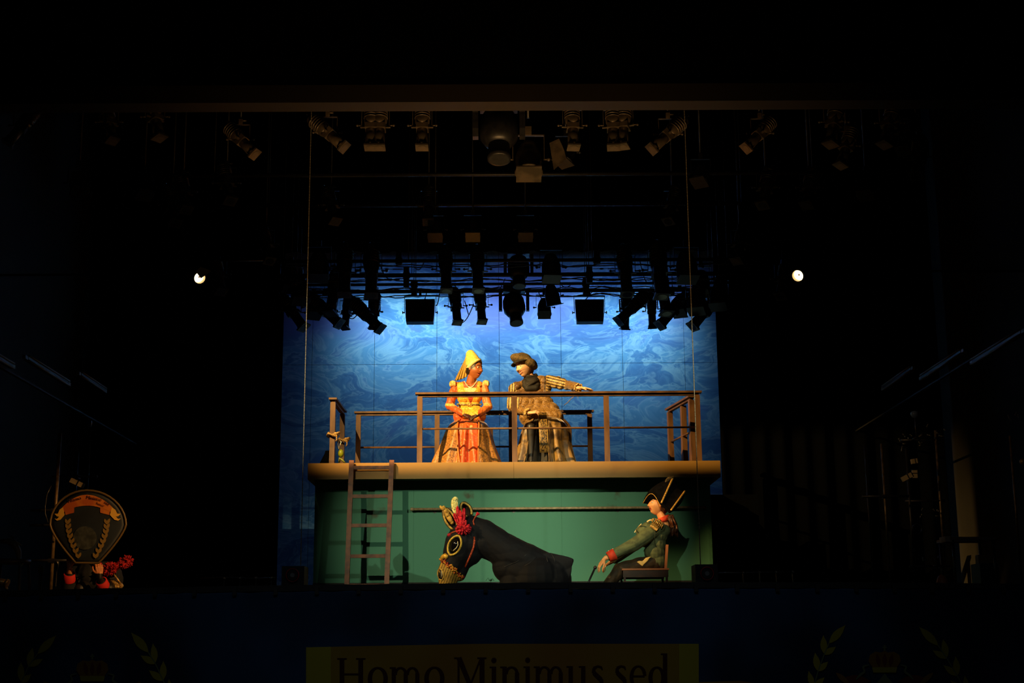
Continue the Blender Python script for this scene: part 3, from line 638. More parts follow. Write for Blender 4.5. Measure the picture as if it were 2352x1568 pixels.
# ---------------------------------------------------------------- downstage lights under the header
gear2 = mat('worn_gear_metal', (.20, .15, .10), .35, .35, col2=(.10, .08, .055), scale=7)
G2 = 'theatre lights hung under the header beam'
for x0, x1, y, z in ((-4.9, 5.3, 15.2, 5.78), (-4.6, 5.0, 17.2, P(1146, 400, 17.2).z), (-4.2, 4.4, 19.0, P(1146, 470, 19.0).z)):
    MB().cyl((x0, y, z), (x1, y, z), .026, n=12).cyl((x0+1, y, z), (x0+1, y, 9.5), .006, n=6).cyl((x1-1, y, z), (x1-1, y, 9.5), .006, n=6).solo('lighting_bar', gear, 'black lighting bar high above the stage, %s' % {15.2: 'just behind the header', 17.2: 'second behind the header', 19.0: 'third behind the header'}[y], 'pipe', 'high lighting bars')
for px, py, dx, dy, sc, lb in [(853, 288, 0, -.2, .95, 'left one of the left upright pair under the header'), (872, 288, 0, -.2, .95, 'right one of the left upright pair under the header'), (970, 288, 0, -.2, .95, 'single upright profile left of the central moving head'),
        (1315, 288, .02, -.2, .95, 'single upright profile right of the central moving head'), (1408, 288, -.02, -.2, .95, 'left one of the right upright pair under the header'), (1432, 286, -.08, -.2, .95, 'right one of the right upright pair under the header'),
        (752, 304, 1.0, -.3, .95, 'slanted profile beside the left hoist line'), (1535, 308, -1.0, -.3, .95, 'slanted profile beside the right hoist line'), (356, 268, .28, -.2, .95, 'profile high on the left, leaning slightly'),
        (552, 320, .9, -.3, .9, 'slanted profile between the far left and the left hoist line'), (1746, 306, -.9, -.3, .9, 'slanted profile right of the right hoist line'), (1916, 280, -.25, -.2, 1, 'profile high on the right, leaning slightly'),
        (2044, 282, -.35, -.2, 1, 'profile far right under the header'), (52, 288, -.6, -.2, .9, 'slanted profile at the far left edge'), (250, 280, .3, -.3, .9, 'dim profile second from the far left edge'), (1945, 335, -.4, -.2, .9, 'dim profile below the leaning right one')]:
    fix('profile', px, py, 15.1, (dx, dy, -1), 'black profile spotlight: '+lb, sc*.95, G2, m_=gear2)
fix('mover', 1146, 300, 15.1, (0, -.25, -1), 'moving head light at the centre just under the header', 1.25, G2)
fix('par', 1214, 366, 15.6, (0, -.35, -1), 'fat par can right of the upper central moving head', 1.45, G2, m_=gear2)
t = fix('par', 1300, 350, 15.7, (-.3, -.3, -1), 'par can with open barn doors, right of the fat par can', 1.0, G2)
c = P(1282, 352, 15.5); MB().prism([P(1262, 328, 15.5), P(1284, 318, 15.5), P(1296, 345, 15.5), P(1301, 365, 15.5), P(1272, 390, 15.5)], V(0, .004, 0)).build('barn_door', gear2, t)
ORD = ['first', 'second', 'third', 'fourth', 'fifth', 'sixth', 'seventh', 'eighth', 'ninth', 'tenth', 'eleventh', 'twelfth']
DN = {}
def dimlabel(k, px, py):
    row = 'upper' if py < 400 else ('middle' if py < 500 else 'lower'); xs_ = sorted(q[0] for q in DIM if ('upper' if q[1] < 400 else ('middle' if q[1] < 500 else 'lower')) == row)
    return 'dim black %s in the dark rig, %s from the left in the %s row' % ('can' if k == 'par' else 'profile lamp', ORD[xs_.index(px)], row)
DIM = [(1000, 527, 18.9, 'par'), (1086, 526, 18.9, 'par'), (1207, 526, 18.9, 'par'), (760, 470, 18.9, 'profile'), (985, 470, 18.9, 'profile'), (1545, 470, 18.9, 'profile'), (395, 470, 17.2, 'profile'), (420, 440, 17.2, 'profile'), (330, 430, 17.2, 'par'),
                     (520, 420, 17.2, 'profile'), (1610, 400, 17.2, 'par'), (1760, 430, 17.2, 'profile'), (1860, 430, 17.2, 'profile'), (1990, 430, 17.2, 'par'), (2110, 360, 16, 'profile'), (610, 560, 19, 'profile'), (1700, 560, 19, 'profile'),
                     (500, 630, 19, 'profile'), (1800, 640, 19, 'profile'), (2080, 300, 15.2, 'profile'), (180, 420, 16, 'par')]
for px, py, Y, k in DIM:
    fix(k, px, py, Y, (.3 if px < 900 else (-.3 if px > 1400 else 0), -.45, -1), dimlabel(k, px, py), 1.0, 'dim lamps in the dark upper rig')
MB().cyl((-4.4, 19, P(0, 600, 19).z), (-3.2, 19, P(0, 600, 19).z), .02).solo('lighting_bar', gear, 'short black bar at the far left of the dark upper rig', 'pipe')
# added plates, hidden behind the header, that cut spill from key and fill
for x0, x1, zu_, lb in ((-4.2, -3.0, 5.835, 'left'), (2.0, 3.0, 5.812, 'right')):
    t = thing('spill_blocker', ((x0+x1)/2, 14.9, 5.9), 'added black plates cutting spill light, hidden behind the header, on the %s' % lb, 'flag')
    for z0, z1 in ((zu_, 6.2), (5.43, 5.742)): MB().b2((x0, 14.9, z0), (x1, 14.904, z1)).build('flap', black, t)
    for xa_, xb_ in ((x0, -3.67 if x0 < 0 else 2.30), (-3.43 if x0 < 0 else 2.507, x1)): MB().b2((xa_, 14.906, 5.742), (xb_, 14.91, zu_)).build('side_flap', black, t)
    for x in (x0, x1): MB().cyl((x, 14.92, 5.46), (x, 14.92, 9.5), .008, n=6).build('rod', black, t)
# lit lamps left and right: hollow tube with a recessed glowing lens
brassin = mat('lamp_inner_wall', (.8, .62, .34), .5)
for px, py, dx, side in ((457, 637, .42, 'left'), (1834, 632, -.42, 'right')):
    c = P(px, py, 15.5); toc = (CAM-c).normalized(); d = (toc+V(dx*1.05, 0, -.28)).normalized()
    t = thing('glowing_lamp', c, 'round lit lamp high at stage %s%s' % (side, ', its light notched by a dark flap' if side == 'left' else ', seen as a full disc'), 'lamp', 'lit side lamps')
    R = .066
    MB().cyl(c-d*.16, c+d*.03, R+.004, n=28, tube=.0035).build('outer_tube', gear, t)
    MB().cyl(c-d*.03, c+d*.028, R, n=28, tube=.002).build('inner_wall', brassin, t)
    MB().lathe(c-d*.03, [(.0, .012), (R*.5, .01), (R*.96, .0), (R*.96, -.004), (0, -.004)], 28, d).build('lens', mat('lit_lens', (1, .95, .8), .4, emit=(1, .86, .55), estr=2.2, col2=None), t)
    MB().ball(c-d*.008+V(.004, 0, .004), (.008, .004, .012), 8).build('filament_cap', mat('burnt_cap', (.3, .2, .1), .6), t)
    e_ = c-d*.2; MB().cyl(e_, V(7.1 if e_.x > 0 else -7.1, e_.y+.4, e_.z+.1), .014, n=8).build('wall_arm', velour, t)
    MB().lathe(c-d*.28, [(.02, 0), (.06, .02), (.075, .05), (.075, .12)], 20, d).build('lamp_housing', gear, t)
    if side == 'left':
        x = d.cross(V(0, 0, 1)).normalized(); y = x.cross(d)
        e = c+d*.04+x*(.0)
        MB().prism([e-y*.0+x*-.008, e+y*.07+x*.07, e+y*.13+x*.02, e+y*.1-x*.11, e+y*.05-x*.06], d*.004).build('barn_door', gear, t)
# ---------------------------------------------------------------- unlit tube lamps on the side walls
tubem = mat('tube_lamp_white', (.26, .22, .18), .5)
for segs, X, side in (([(-60, 800, 27, 831), (60, 841, 155, 863), (182, 870, 240, 886)], -5.5, 'left'), ([(2236, 815, 2350, 779), (2118, 850, 2212, 825), (2030, 880, 2096, 858)], 5.5, 'right')):
    for i, (a0, b0, a1, b1) in enumerate(segs):
        p = PXp(a0, b0, X); q = PXp(a1, b1, X); q.z = p.z = (p.z+q.z)/2
        t = thing('tube_lamp', (p+q)/2, 'unlit twin tube lamp on the %s side, %s' % (side, ['nearest to the audience', 'second from the audience', 'third from the audience'][i]), 'lamp', 'unlit tube lamps')
        MB().beam(p, q, .05, .06).build('housing', mat('tube_lamp_body', (.05, .03, .012), .5), t)
        for dz in (-.028, .028): MB().cyl(p+V(-.03*X/5.5, 0, dz), q+V(-.03*X/5.5, 0, dz), .012, n=10).build('tube', tubem, t)
        MB().beam(p, p.lerp(q, -.06), .04, .04).build('end_cap', tubem, t); MB().beam(q, q.lerp(p, -.06), .04, .04).build('end_cap', tubem, t)
    p = PXp(segs[0][0], segs[0][1], X); MB().beam(V(X*1.012, p.y-1, p.z), V(X*1.012, p.y+7, p.z), .04, .02).solo('batten', black, 'black batten carrying the tube lamps at stage %s' % side, 'batten')
# ================================================================ WINGS
brz = mat('worn_brass_pole', (.34, .22, .10), .4, .6, col2=(.16, .11, .05), scale=18)
dimst = mat('dull_steel', (.25, .23, .2), .35, .8)
cream = mat('cream_plastic', (.55, .42, .22), .5)
def boom(name, px, pyt, pyb, Y, rad, label, m_=brz, arms=(), cat='stand'):
    b = P(px, pyb, Y); tp = P(px, pyt, Y).z
    t = thing(name, (b.x, Y, 0), label, cat)
    MB().cyl((b.x, Y, .02), (b.x, Y, tp), rad, n=12).build('pole', m_, t)
    MB().lathe((b.x, Y, 0), [(.2, 0), (.2, .02), (.05, .03), (.03, .1), (.001, .1)], 20).build('base', gear, t)
    for py in arms:
        z = P(px, py, Y).z; MB().box((b.x, Y, z), (rad*4, rad*4, .04)).cyl((b.x-.25, Y-.03, z), (b.x+.25, Y-.03, z), .014, n=8).build('cross_arm', gear, t)
    return t
boom('boom_stand', 119, 995, 1310, 15.2, .019, 'brassy vertical boom pole at far left of the stage', arms=(1172, 1206, 1287))
boom('boom_stand', 160, 1040, 1330, 15.8, .022, 'black boom pole behind the brassy one at far left', gear, arms=(1095,))
def box_lamp(a, b, Y, label, tilt=0, m_=cream):
    p = P(*a, Y); q = P(*b, Y); t = thing('small_fixture', (p+q)/2, label, 'fixture')
    MB().beam(p, q, .05, .05).build('body', m_, t); MB().beam(p.lerp(q, .55), p.lerp(q, .65), .056, .056).build('band', gear, t); MB().beam(q, q.lerp(p, -.08), .056, .056).build('end_cap', gear, t)
    return t
box_lamp((163, 1102), (190, 1115), 15.2, 'small cream box fixture clamped to the left boom poles')
MB().lathe(P(204, 980, 16), [(.0, -.02), (.03, 0), (.035, .04), (.03, .08), (.0, .1)], 14).solo('blue_bulb', mat('blue_glass', (.03, .06, .16), .15), 'dim blue unlit bulb on a thin stand at stage left edge', 'bulb')
q = P(201, 1130, 16); MB().cyl((q.x, 16, .01), (q.x, 16, P(204, 984, 16).z), .006, n=8).cyl((q.x, 16, 0), (q.x, 16, .02), .12, n=16).solo('thin_stand', gearm, 'thin metal stand under the dim blue bulb', 'stand')
MB().tube([P(118, 1115, 15.1), P(108, 1135, 15.1), P(104, 1162, 15.1), P(104, 1180, 15.1), P(111, 1200, 15.1)], .006, 6).solo('cable', gearm, 'thin cable looping beside the brassy boom pole', 'cable')
MB().tube([P(135, 1210, 15.1), P(128, 1222, 15.1), P(129, 1232, 15.1), P(141, 1235, 15.1)], .009, 6).solo('hook', dimst, 'curved metal hook right of the brassy boom pole', 'hook')
# chair with bent back at far left
t = thing('bent_back_chair', V(P(20, 1300, 14.6).x, 14.6, 0), 'old chair with a curved bent-wood back, at the far left edge', 'chair')
m = MB(); m.tube([P(2, 1242, 14.5), P(18, 1242, 14.5), P(34, 1250, 14.5), P(42, 1266, 14.5), P(44, 1290, 14.5), P(46, 1310, 14.5)], [.02, .03, .035, .03, .02, .008], 10); m.build('backrest', mat('dull_bronze', (.12, .10, .06), .5), t)
MB().tube([P(26, 1230, 14.5), P(34, 1240, 14.5), P(50, 1252, 14.5)], .008, 6).build('trim', dimst, t)
sx = P(22, 1320, 14.6).x; MB().cyl((sx, 14.6, .40), (sx, 14.6, .44), .2, n=20).build('seat', mat('dark_wood', (.05, .035, .02), .5), t)
for a_, b_ in ((-1, -1), (1, -1), (1, 1), (-1, 1)): MB().cyl((sx+a_*.17, 14.6+b_*.17, 0), (sx+a_*.14, 14.6+b_*.14, .4), .014, n=8).build('leg', MATS['dark_wood'], t)
MB().beam(V(sx+.15, 14.55, .42), P(46, 1300, 14.5), .02, .02).build('backrest_post', MATS['dull_bronze'], t)
t = thing('brass_prop', P(8, 1352, 13.3), 'small gold tube prop with a rim, cut by the left edge', 'prop')
goldp = mat('gold_prop', (.55, .36, .12), .35, .6)
MB().cyl(P(-14, 1332, 13.3), P(15, 1340, 13.3), .032, .036, n=18).build('tube', goldp, t); MB().cyl(P(13, 1339, 13.3), P(18, 1341, 13.3), .044, n=18).build('rim', goldp, t); MB().ball(P(16, 1351, 13.3), .012, 8).build('knob', cream, t)
for px, py, l in ((92, 1304, 'left'), (97, 1306, 'middle'), (131, 1295, 'right')):
    m = MB(); c = P(px, py, 14.8); m.lathe(V(c.x, 14.8, 0), [(.02, 0), (.02, .01), (.006, .03), (.006, c.z-.06), (.016, c.z-.05), (.02, c.z+.02), (.016, c.z+.03)], 10); m.solo('microphone_stand', gearm, 'thin short stand with glinting head, %s of three by the brassy pole' % l, 'stand')
# right wing
boom('boom_stand', 2041, 1018, 1280, 15.2, .012, 'thin brassy pole, leftmost of the right wing', arms=(1140,))
boom('boom_stand', 2000, 1020, 1250, 16.2, .010, 'dim thin pole left of the thin brassy one', gearm)
tw = thing('lighting_tower', (P(2128, 1200, 15.4).x, 15.4, 0), 'open metal tower of two poles with rungs in the right wing', 'tower')
xa = P(2096, 1250, 15.4).x; xb = P(2166, 1240, 15.4).x; zt_ = P(2146, 988, 15.4).z
for x, z_ in ((xa, P(2085, 1030, 15.4).z), (xb, zt_)): MB().cyl((x, 15.4, 0), (x, 15.4, z_), .013, n=10).build('pole', brz if x == xb else gearm, tw)
for py in (1010, 1150, 1300):
    z = P(2130, py, 15.4).z; MB().cyl((xa-.05, 15.4, z), (xb+.05, 15.4, z), .012, n=8).build('rung', gearm, tw)
MB().box(((xa+xb)/2, 15.4, .015), (xb-xa+.4, .5, .03)).build('foot_plate', gear, tw)
box_lamp((2072, 1101), (2093, 1090), 15.1, 'small cream fixture on the right tower, tilted down left')
box_lamp((2101, 1098), (2100, 1080), 15.1, 'small cream fixture on the right tower, standing upright')
box_lamp((2093, 1060), (2106, 1058), 15.1, 'small cream fixture on the right tower, topmost of the three')
c = P(2101, 952, 15.2); MB().lathe(c, [(.0, -.04), (.03, -.03), (.045, 0), (.04, .03), (.0, .045)], 16).solo('blue_bulb', mat('blue_glass2', (.06, .09, .18), .12), 'round pale blue unlit bulb above the right tower', 'bulb')
MB().cyl((c.x, 15.2, c.z-.03), (c.x, 15.2, P(2101, 1010, 15.4).z+.0), .006, n=6).cyl((c.x, 15.2, P(2101, 1010, 15.4).z), (c.x, 15.42, P(2101, 1010, 15.4).z), .008, n=6).solo('bulb_arm', gearm, 'thin arm holding the pale blue bulb on the right tower', 'bracket')
rnd = random.Random(21)  # random shiny bits modelled to stand in for glints in the right wing
for cx, cy, n, r, lb in ((2095, 1012, 12, 30, 'around the top rung of the right tower'), (2150, 990, 6, 22, 'above the right tower pole'), (2130, 1170, 6, 25, 'at the middle of the right tower'), (2140, 1295, 8, 25, 'at the foot of the right tower'), (2330, 960, 4, 14, 'by the far right pole')):
    for i in range(n):
        a = P(cx+rnd.uniform(-r, r), cy+rnd.uniform(-r*.6, r*.6), 15.3); d = V(rnd.uniform(-1, 1), -.3, rnd.uniform(-1, 1)).normalized()*rnd.uniform(.02, .05)
        MB().cyl(a, a+d, .006, n=6).ball(a, .010, 6).solo('glint_bit', dimst, 'small shiny bit added as a glint '+lb, 'glint', 'glint bits '+lb)
c = P(2107, 1214, 15.1); MB().tube([c+V(.05*math.cos(u), 0, .05*math.sin(u)) for u in [2*PI*i/24 for i in range(24)]], .01, 8, True).solo('lamp_ring', gearm, 'dark metal ring hanging on the right tower', 'ring')
boom('boom_stand', 2340, 1000, 1250, 15.2, .012, 'short brassy pole at the far right edge')
MB().ball(P(2349, 1060, 15.1), .035, 12).solo('gold_knob', goldp, 'round gold knob on the far right pole', 'knob')
t = thing('side_table', (P(2225, 1240, 15.3).x, 15.3, 0), 'low side table with a pale top in the right wing', 'table')
a = P(2170, 1236, 15.3); b = P(2275, 1240, 15.3); zt_ = a.z
MB().b2((a.x, 15.1, zt_-.03), (b.x, 15.6, zt_)).build('tabletop', mat('table_laminate', (.2, .14, .11), .5), t)
for x in (a.x+.03, b.x-.03):
    for y in (15.13, 15.57): MB().cyl((x, y, 0), (x, y, zt_-.03), .015, n=8).build('leg', gearm, t)
MB().prism([P(2170, 1231, 15.12), P(2235, 1233, 15.12), P(2246, 1241, 15.12), P(2172, 1244, 15.12)], V(0, .2, 0)).solo('folded_cloth', mat('pale_cloth', (.5, .38, .3), .8), 'folded pale cloth lying on the right side table', 'cloth')
t = MB().b2(P(2248, 1294, 15.4), P(2271, 1275, 15.5)).solo('amber_box', mat('amber_box', (.25, .12, .03), .5), 'small amber box under the right side table', 'box'); 
MB().b2((P(2240, 1300, 15.4).x, 15.25, 0), (P(2282, 1300, 15.4).x, 15.55, P(2248, 1294.5, 15.45).z-.003)).solo('black_case', gear, 'black equipment case under the amber box in the right wing', 'case')
MB().lathe(V(P(2163, 1326, 14).x, 14, 0), [(.03, 0), (.05, .03), (.055, .12), (.04, P(2163, 1320, 14).z-.02), (.0, P(2163, 1317, 14).z)], 14).solo('orange_cone', mat('orange_rubber', (.35, .08, .02), .5), 'small orange rounded marker on the floor of the right wing', 'marker')
for segs, lb in (([(1650, 1316), (1700, 1315), (1760, 1314), (1830, 1313)], 'right'), ([(460, 1328), (520, 1326), (580, 1328), (632, 1327)], 'left')):
    m = MB(); z = P(segs[0][0], segs[0][1], 14.2).z; pts = [V(P(x, y, 14.2).x, 14.2, P(x, y, 14.2).z) for x, y in segs]; m.tube(pts, .009, 8)
    t = thing('low_rail', (pts[0].x, 14.2, 0), 'low dark rail with metal connectors on the floor at stage '+lb, 'rail'); m.build('bar', gear, t)
    for i in range(4):
        q = pts[0].lerp(pts[-1], .32+.21*i); MB().cyl(q-V(.012, .008, 0), q+V(.012, -.008, 0), .013, n=8).build('connector', dimst, t)
        MB().cyl((q.x, 14.2, 0), (q.x, 14.2, q.z), .008, n=6).build('post', gear, t)
    
for o in list(PROTO.values()):
    for c in list(o.children_recursive): bpy.data.objects.remove(c)
    bpy.data.objects.remove(o)
# ================================================================ PEOPLE
def nv(*a): return Vector(a).normalized()
class Head:
    def __init__(s, c, fwd, upv, sc=1.0):
        s.c = Vector(c); s.sc = sc; s.y = Vector(fwd).normalized(); u = Vector(upv); s.x = s.y.cross(u).normalized(); s.z = s.x.cross(s.y)
        s.R = Matrix((s.x, s.y, s.z)).transposed()
    def W(s, x, y, z): return s.c + s.R @ V(x, y, z)*s.sc
    def local(s, co): return ((co-np.array(s.c)) @ np.array(s.R))/s.sc
    def add(s, mb, fem=1, smile=0, mouth=0, nose=1.0):
        NU, NV = 96, 84; rings = []
        g = lambda d, w: math.exp(-d*d/(2*w*w))
        for i in range(1, NV):
            a = PI*i/NV-PI/2; r = []
            for j in range(NU):
                t = 2*PI*j/NU; ux, uy, uz = math.cos(a)*math.cos(t), math.cos(a)*math.sin(t), math.sin(a)
                x, y, z = .074*ux, .094*uy, .118*uz
                if uz < 0:
                    k = -uz; x *= 1-.30*k**2.2; 
                    if uy > 0: y *= 1+.10*k
                    else: y *= 1-.35*k
                if uy > 0:
                    x *= 1-.06*uy; f = 1.0 if uy > .25 else uy/.25
                    ax = abs(x); d = 0
                    nz = 0
                    if -.045 < z < .028: nz = (.028-z)/.056 if z > -.028 else max(0, (z+.045)/.017)
                    d += .027*nose*nz*g(x, .0085+.004*nz)
                    d += .010*g(ax-.0135, .006)*g(z+.030, .007)
                    d += .006*g(z-.033, .010)*g(ax-.024, .022)
                    d -= .013*g(ax-.031, .015)*g(z-.010, .012)
                    d += .0075*g(ax-.031, .011)*g(z-.009, .0075)
                    d += (.006+.006*smile)*g(ax-.042, .018)*g(z+.022-.004*smile, .016)
                    mz = -.058+smile*.012*min(1, (ax/.026)**2)
                    mw = .020+.006*smile
                    d += .008*g(z-mz-.006, .0048)*g(x, mw)+.009*g(z-mz+.008+mouth*.010, .0055)*g(x, mw*.85)
                    d -= (.006+.016*mouth)*g(z-mz+mouth*.004, .0028+.0055*mouth)*g(x, mw)
                    d -= .004*g(z+.077, .006)*g(x, .018)
                    d += .010*g(z+.098, .014)*g(x, .018)
                    y += d*f
                r.append(s.W(x, y, z))
            rings.append(r)
        mb.loft(rings)
        for k in (-1, 1):
            mb.ball(s.W(k*.076, -.006, -.002), (.006*s.sc, .015*s.sc, .028*s.sc), 12, s.R @ Matrix.Rotation(k*.35, 3, 'Z'))
    def tint(s, co, col, skin, lip, brow, mouth=0, smile=0, gap=(.02, .006, .005)):
        L = s.local(co); x, y, z = L[:, 0], L[:, 1], L[:, 2]; ax = np.abs(x); fr = y > .05
        mz = -.058+smile*.012*np.minimum(1, (ax/.026)**2); mw = .024+.006*smile
        setc(col, fr & (ax < mw) & (z < mz+.012) & (z > mz-.015-.010*mouth), lip)
        setc(col, fr & (ax < mw*.85) & (np.abs(z-mz+mouth*.004) < .0015+.006*mouth), gap)
        bz = .034-.25*np.maximum(0, ax-.034)
        setc(col, fr & (ax > .014) & (ax < .05) & (np.abs(z-bz) < .0035), brow)
    def eyes(s, root, iris=(.03, .015, .008), lx=0, openk=1.0):
        for k in (-1, 1):
            c = s.W(k*.031, .0745, .0095); m = MB(); m.ball(c, .0112*s.sc, 16)
            me = m.mesh('eye', org(root)); o0 = org(root); d = (s.R @ V(lx*.35, 1, 0)).normalized()
            n = len(me.vertices); cc = np.array([list(v.co+o0) for v in me.vertices]); col = np.tile(np.array([.62, .58, .5]), (n, 1))
            dv = (cc-np.array(c))/(.0112*s.sc); ds = dv @ np.array(d); col[ds > .86] = iris; col[ds > .97] = (.004, .004, .004)
            a = me.color_attributes.new('Col', 'FLOAT_COLOR', 'POINT'); a.data.foreach_set('color', np.hstack([col, np.ones((n, 1))]).ravel())
            link('eye', me, mat('eye_surface', (1, 1, 1), .15, attr=True), root)
def hand(mb, wrist, d, n, sc=1.0, curl=(.25, .3, .3), thumb=.5, side=1, spread=.05):
    """palm + four unequal fingers + thumb. d: pointing direction, n: back-of-hand normal, side: thumb side"""
    d = Vector(d).normalized(); n = Vector(n); n = (n-d*n.dot(d)).normalized(); s = d.cross(n)*side; w = Vector(wrist)
    mb.cap(w-d*.02*sc, w+d*.02*sc, .023*sc, .024*sc)
    kn = []
    for k, off in enumerate((.030, .010, -.010, -.028)):
        b = w+d*(.088-.006*abs(k-1))*sc+s*off*sc; kn.append(b); mb.cap(w+d*.015*sc+s*off*.55*sc, b, .0165*sc, .0125*sc, 10)
    for k, (b, ln) in enumerate(zip(kn, (.074, .084, .078, .060))):
        dd_ = (d+s*spread*(1.5-k)).normalized(); p = b; ang = 0; r = (.0092, .0095, .009, .008)[k]*sc
        for q, (cu, f) in enumerate(zip(curl, (.42, .32, .26))):
            ang += cu; e = dd_*math.cos(ang)-n*math.sin(ang); p2 = p+e*ln*f*sc*1.02; mb.cap(p, p2, r*(1-.08*q), r*(.92-.08*q), 10); p = p2
    p = w+d*.022*sc+s*.020*sc; e = (d*.62+s*(.35+thumb)-n*.25).normalized(); p2 = p+e*.045*sc; mb.cap(p, p2, .015*sc, .0115*sc, 10)
    e = (d*.9+s*thumb*.55-n*.35).normalized(); p3 = p2+e*.032*sc; mb.cap(p2, p3, .0115*sc, .010*sc, 10)
    e = (d+s*thumb*.2-n*.45).normalized(); mb.cap(p3, p3+e*.026*sc, .010*sc, .008*sc, 10); return mb
def body_obj(mb, root, name, head, skin, lip, brow, voxel=.0042, rough=.45, legz=None, **kw):
    me = fuse(mb, voxel, 2, .4)
    def f(co):
        c = np.tile(np.array(lin(skin) if isinstance(skin, str) else skin), (len(co), 1)); head.tint(co, c, skin, lip, brow, **kw)
        if legz: c[legz(co) if callable(legz) else co[:, 2] < legz] = (.012, .010, .009)
        return c
    paint(me, f); return place('body', me, mat(name, (1, 1, 1), rough, attr=True, col2=(.82, .78, .78), scale=14, thr=(.4, .7)), root)
def cloth(mb, root, nm, m_, voxel=.006, smooth=4, push=None, fn=None, label=None):
    me = fuse(mb, voxel, smooth, .5, push)
    if fn: paint(me, fn)
    return place(nm, me, m_, root, label)
def wrinkle(a, f, seed=0, d=(1, 0, 0)):
    r = np.random.RandomState(seed); ks = [r.normal(size=3) for _ in range(5)]; ph = r.uniform(0, 6, 5)
    def g(co, no):
        s = 0
        for k, p in zip(ks, ph):
            k = k+np.array(d)*1.5; k = k/np.linalg.norm(k); s = s+np.sin(f*(co@k)+p+1.7*np.sin(f*.43*(co@k[[1, 2, 0]])+p*2))
        return a*(np.abs(s/2.6)-.5)
    return g
def loftskirt(rows, a0, a1, n, radd=0, folds=9, amp=.02, ph=0, m=None, th=.012):
    """rows: (z, cx, cy, halfwidth, front, back); angle 0 points to the audience (-Y); a0, a1 may vary by row"""
    m = m or MB(); rr = []; R2 = []
    for i, (z, cx, cy, hw, fr, bk) in enumerate(rows):
        t = i/(len(rows)-1); A0 = a0(t) if callable(a0) else a0; A1 = a1(t) if callable(a1) else a1; r = []; q = []
        for j in range(n+1):
            a = A0+(A1-A0)*j/n; w_ = 1+amp*t/.4*(math.sin(folds*a+ph+1.3*t)+.6*math.sin(folds*1.7*a+2*ph-t*2)); dp = fr if math.cos(a) > 0 else bk
            def pt(e): return V(cx+math.sin(a)*((hw+e)*w_), cy-math.cos(a)*((dp+e)*w_), z)
            r.append(pt(radd)); q.append(pt(radd-th))
        rr.append(r); R2.append(q)
    full = abs((a1(0) if callable(a1) else a1)-(a0(0) if callable(a0) else a0)) > 6.2
    m.loft([x for x in rr], cap=False, closed=False); return m
def interp(rows, n):
    out = []; N = len(rows)-1
    for i in range(n+1):
        t = i/n*N; k = min(int(t), N-1); f = t-k; g = f
        p = [rows[max(k-1, 0)], rows[k], rows[k+1], rows[min(k+2, N)]]
        out.append(tuple(.5*(2*b+(c-a)*g+(2*a-5*b+4*c-d)*g*g+(3*b-a-3*c+d)*g**3) for a, b, c, d in zip(*p)))
    return out
def solid(o, t=.008, off=-1): s = o.modifiers.new('t', 'SOLIDIFY'); s.thickness = t; s.offset = off; return o
gold = mat('gold_trim', (.62, .42, .12), .4, .5, col2=(.35, .2, .05), scale=60, bump=.5)
creamc = mat('cream_cloth', '#e8cf7a', .8, col2='#d0a850', scale=30, bump=.3)
# ================================================================ LADY IN YELLOW
Y0 = 19.62
Q = lambda x, y, dy=0: P(x, y, Y0+dy)
pxs = ppm(Q(1080, 900))
zf = lambda py, dy=0: P(1080, py, Y0+dy).z
lady = thing('person', V(Q(1080, 1000).x, Y0, ZT), 'seated person in a yellow and orange gown with a tall cream cone hat and veil', 'person', 'actors on the platform')
hd = Head(Q(1090, 848, -.02), (.78, -.62, -.05), (.20, 0, .98), 1.24)
m = MB(); hd.add(m, mouth=.45)
nk = Q(1082, 880, .02)
m.cap(nk, hd.W(0, -.02, -.06), .072, .062)
sl, sr = Q(1047, 886, .02), Q(1112, 887, 0); pel = V(Q(1079, 965).x, Y0+.05, ZT+.56)
m.cap(sl.lerp(nk, .15)+V(0, 0, .0), sr.lerp(nk, .15), .05, .05).cap(nk-V(0, 0, .02), Q(1080, 894, .02), .07, .085).cap(Q(1078, 900, .05), Q(1078, 930, .05), .085, .085).cap(Q(1078, 930, .04), pel, .085, .13)
el, er = Q(1032, 931, -.08), Q(1121, 934, -.08); wl_, wr_ = Q(1064, 951, -.30), Q(1096, 953, -.32)
m.chain([(sl, .045), (el, .036), (wl_, .024)]); m.chain([(sr, .045), (er, .036), (wr_, .024)])
for sgn, kx in ((-1, 1058), (1, 1098)):
    k = V(Q(kx, 965).x, Y0-.42, ZT+.52); m.chain([(pel+V(sgn*.08, 0, -.04), .085), (k, .062), (k+V(0, -.02, -.46), .038)]); m.cap(k+V(0, -.02, -.475), k+V(0, -.13, -.485), .034, .03)
body_obj(m, lady, 'brown_skin', hd, '#a05a2c', '#c4604c', '#1a0c06', mouth=.35, legz=ZT+.70)
hd.eyes(lady, lx=.5)
m = MB(); hand(m, Q(1066, 952.5, -.31), (.85, -.25, -.35), (0, -.6, .8), .95, (.35, .5, .4), .4, -1); hand(m, Q(1095, 954, -.33), (-.85, -.1, -.45), (0, -.6, .8), .95, (.35, .5, .4), .4, 1)
cloth(m, lady, 'glove', mat('dark_glove', '#4a2018', .6, col2='#2a100c', scale=30), .004, 2, label='dark brown gloved hands folded in the lap')
m = MB().ball(hd.W(0, -.012, .02), [x*hd.sc for x in (.080, .096, .116)], 24, hd.R).ball(hd.W(-.05, -.07, -.03), .035, 12).ball(hd.W(.0, -.085, -.02), .045, 12)
hair = m.build('hair', mat('black_hair', (.010, .006, .004), .45, col2=(.03, .016, .01), scale=60, bump=.5), lady)
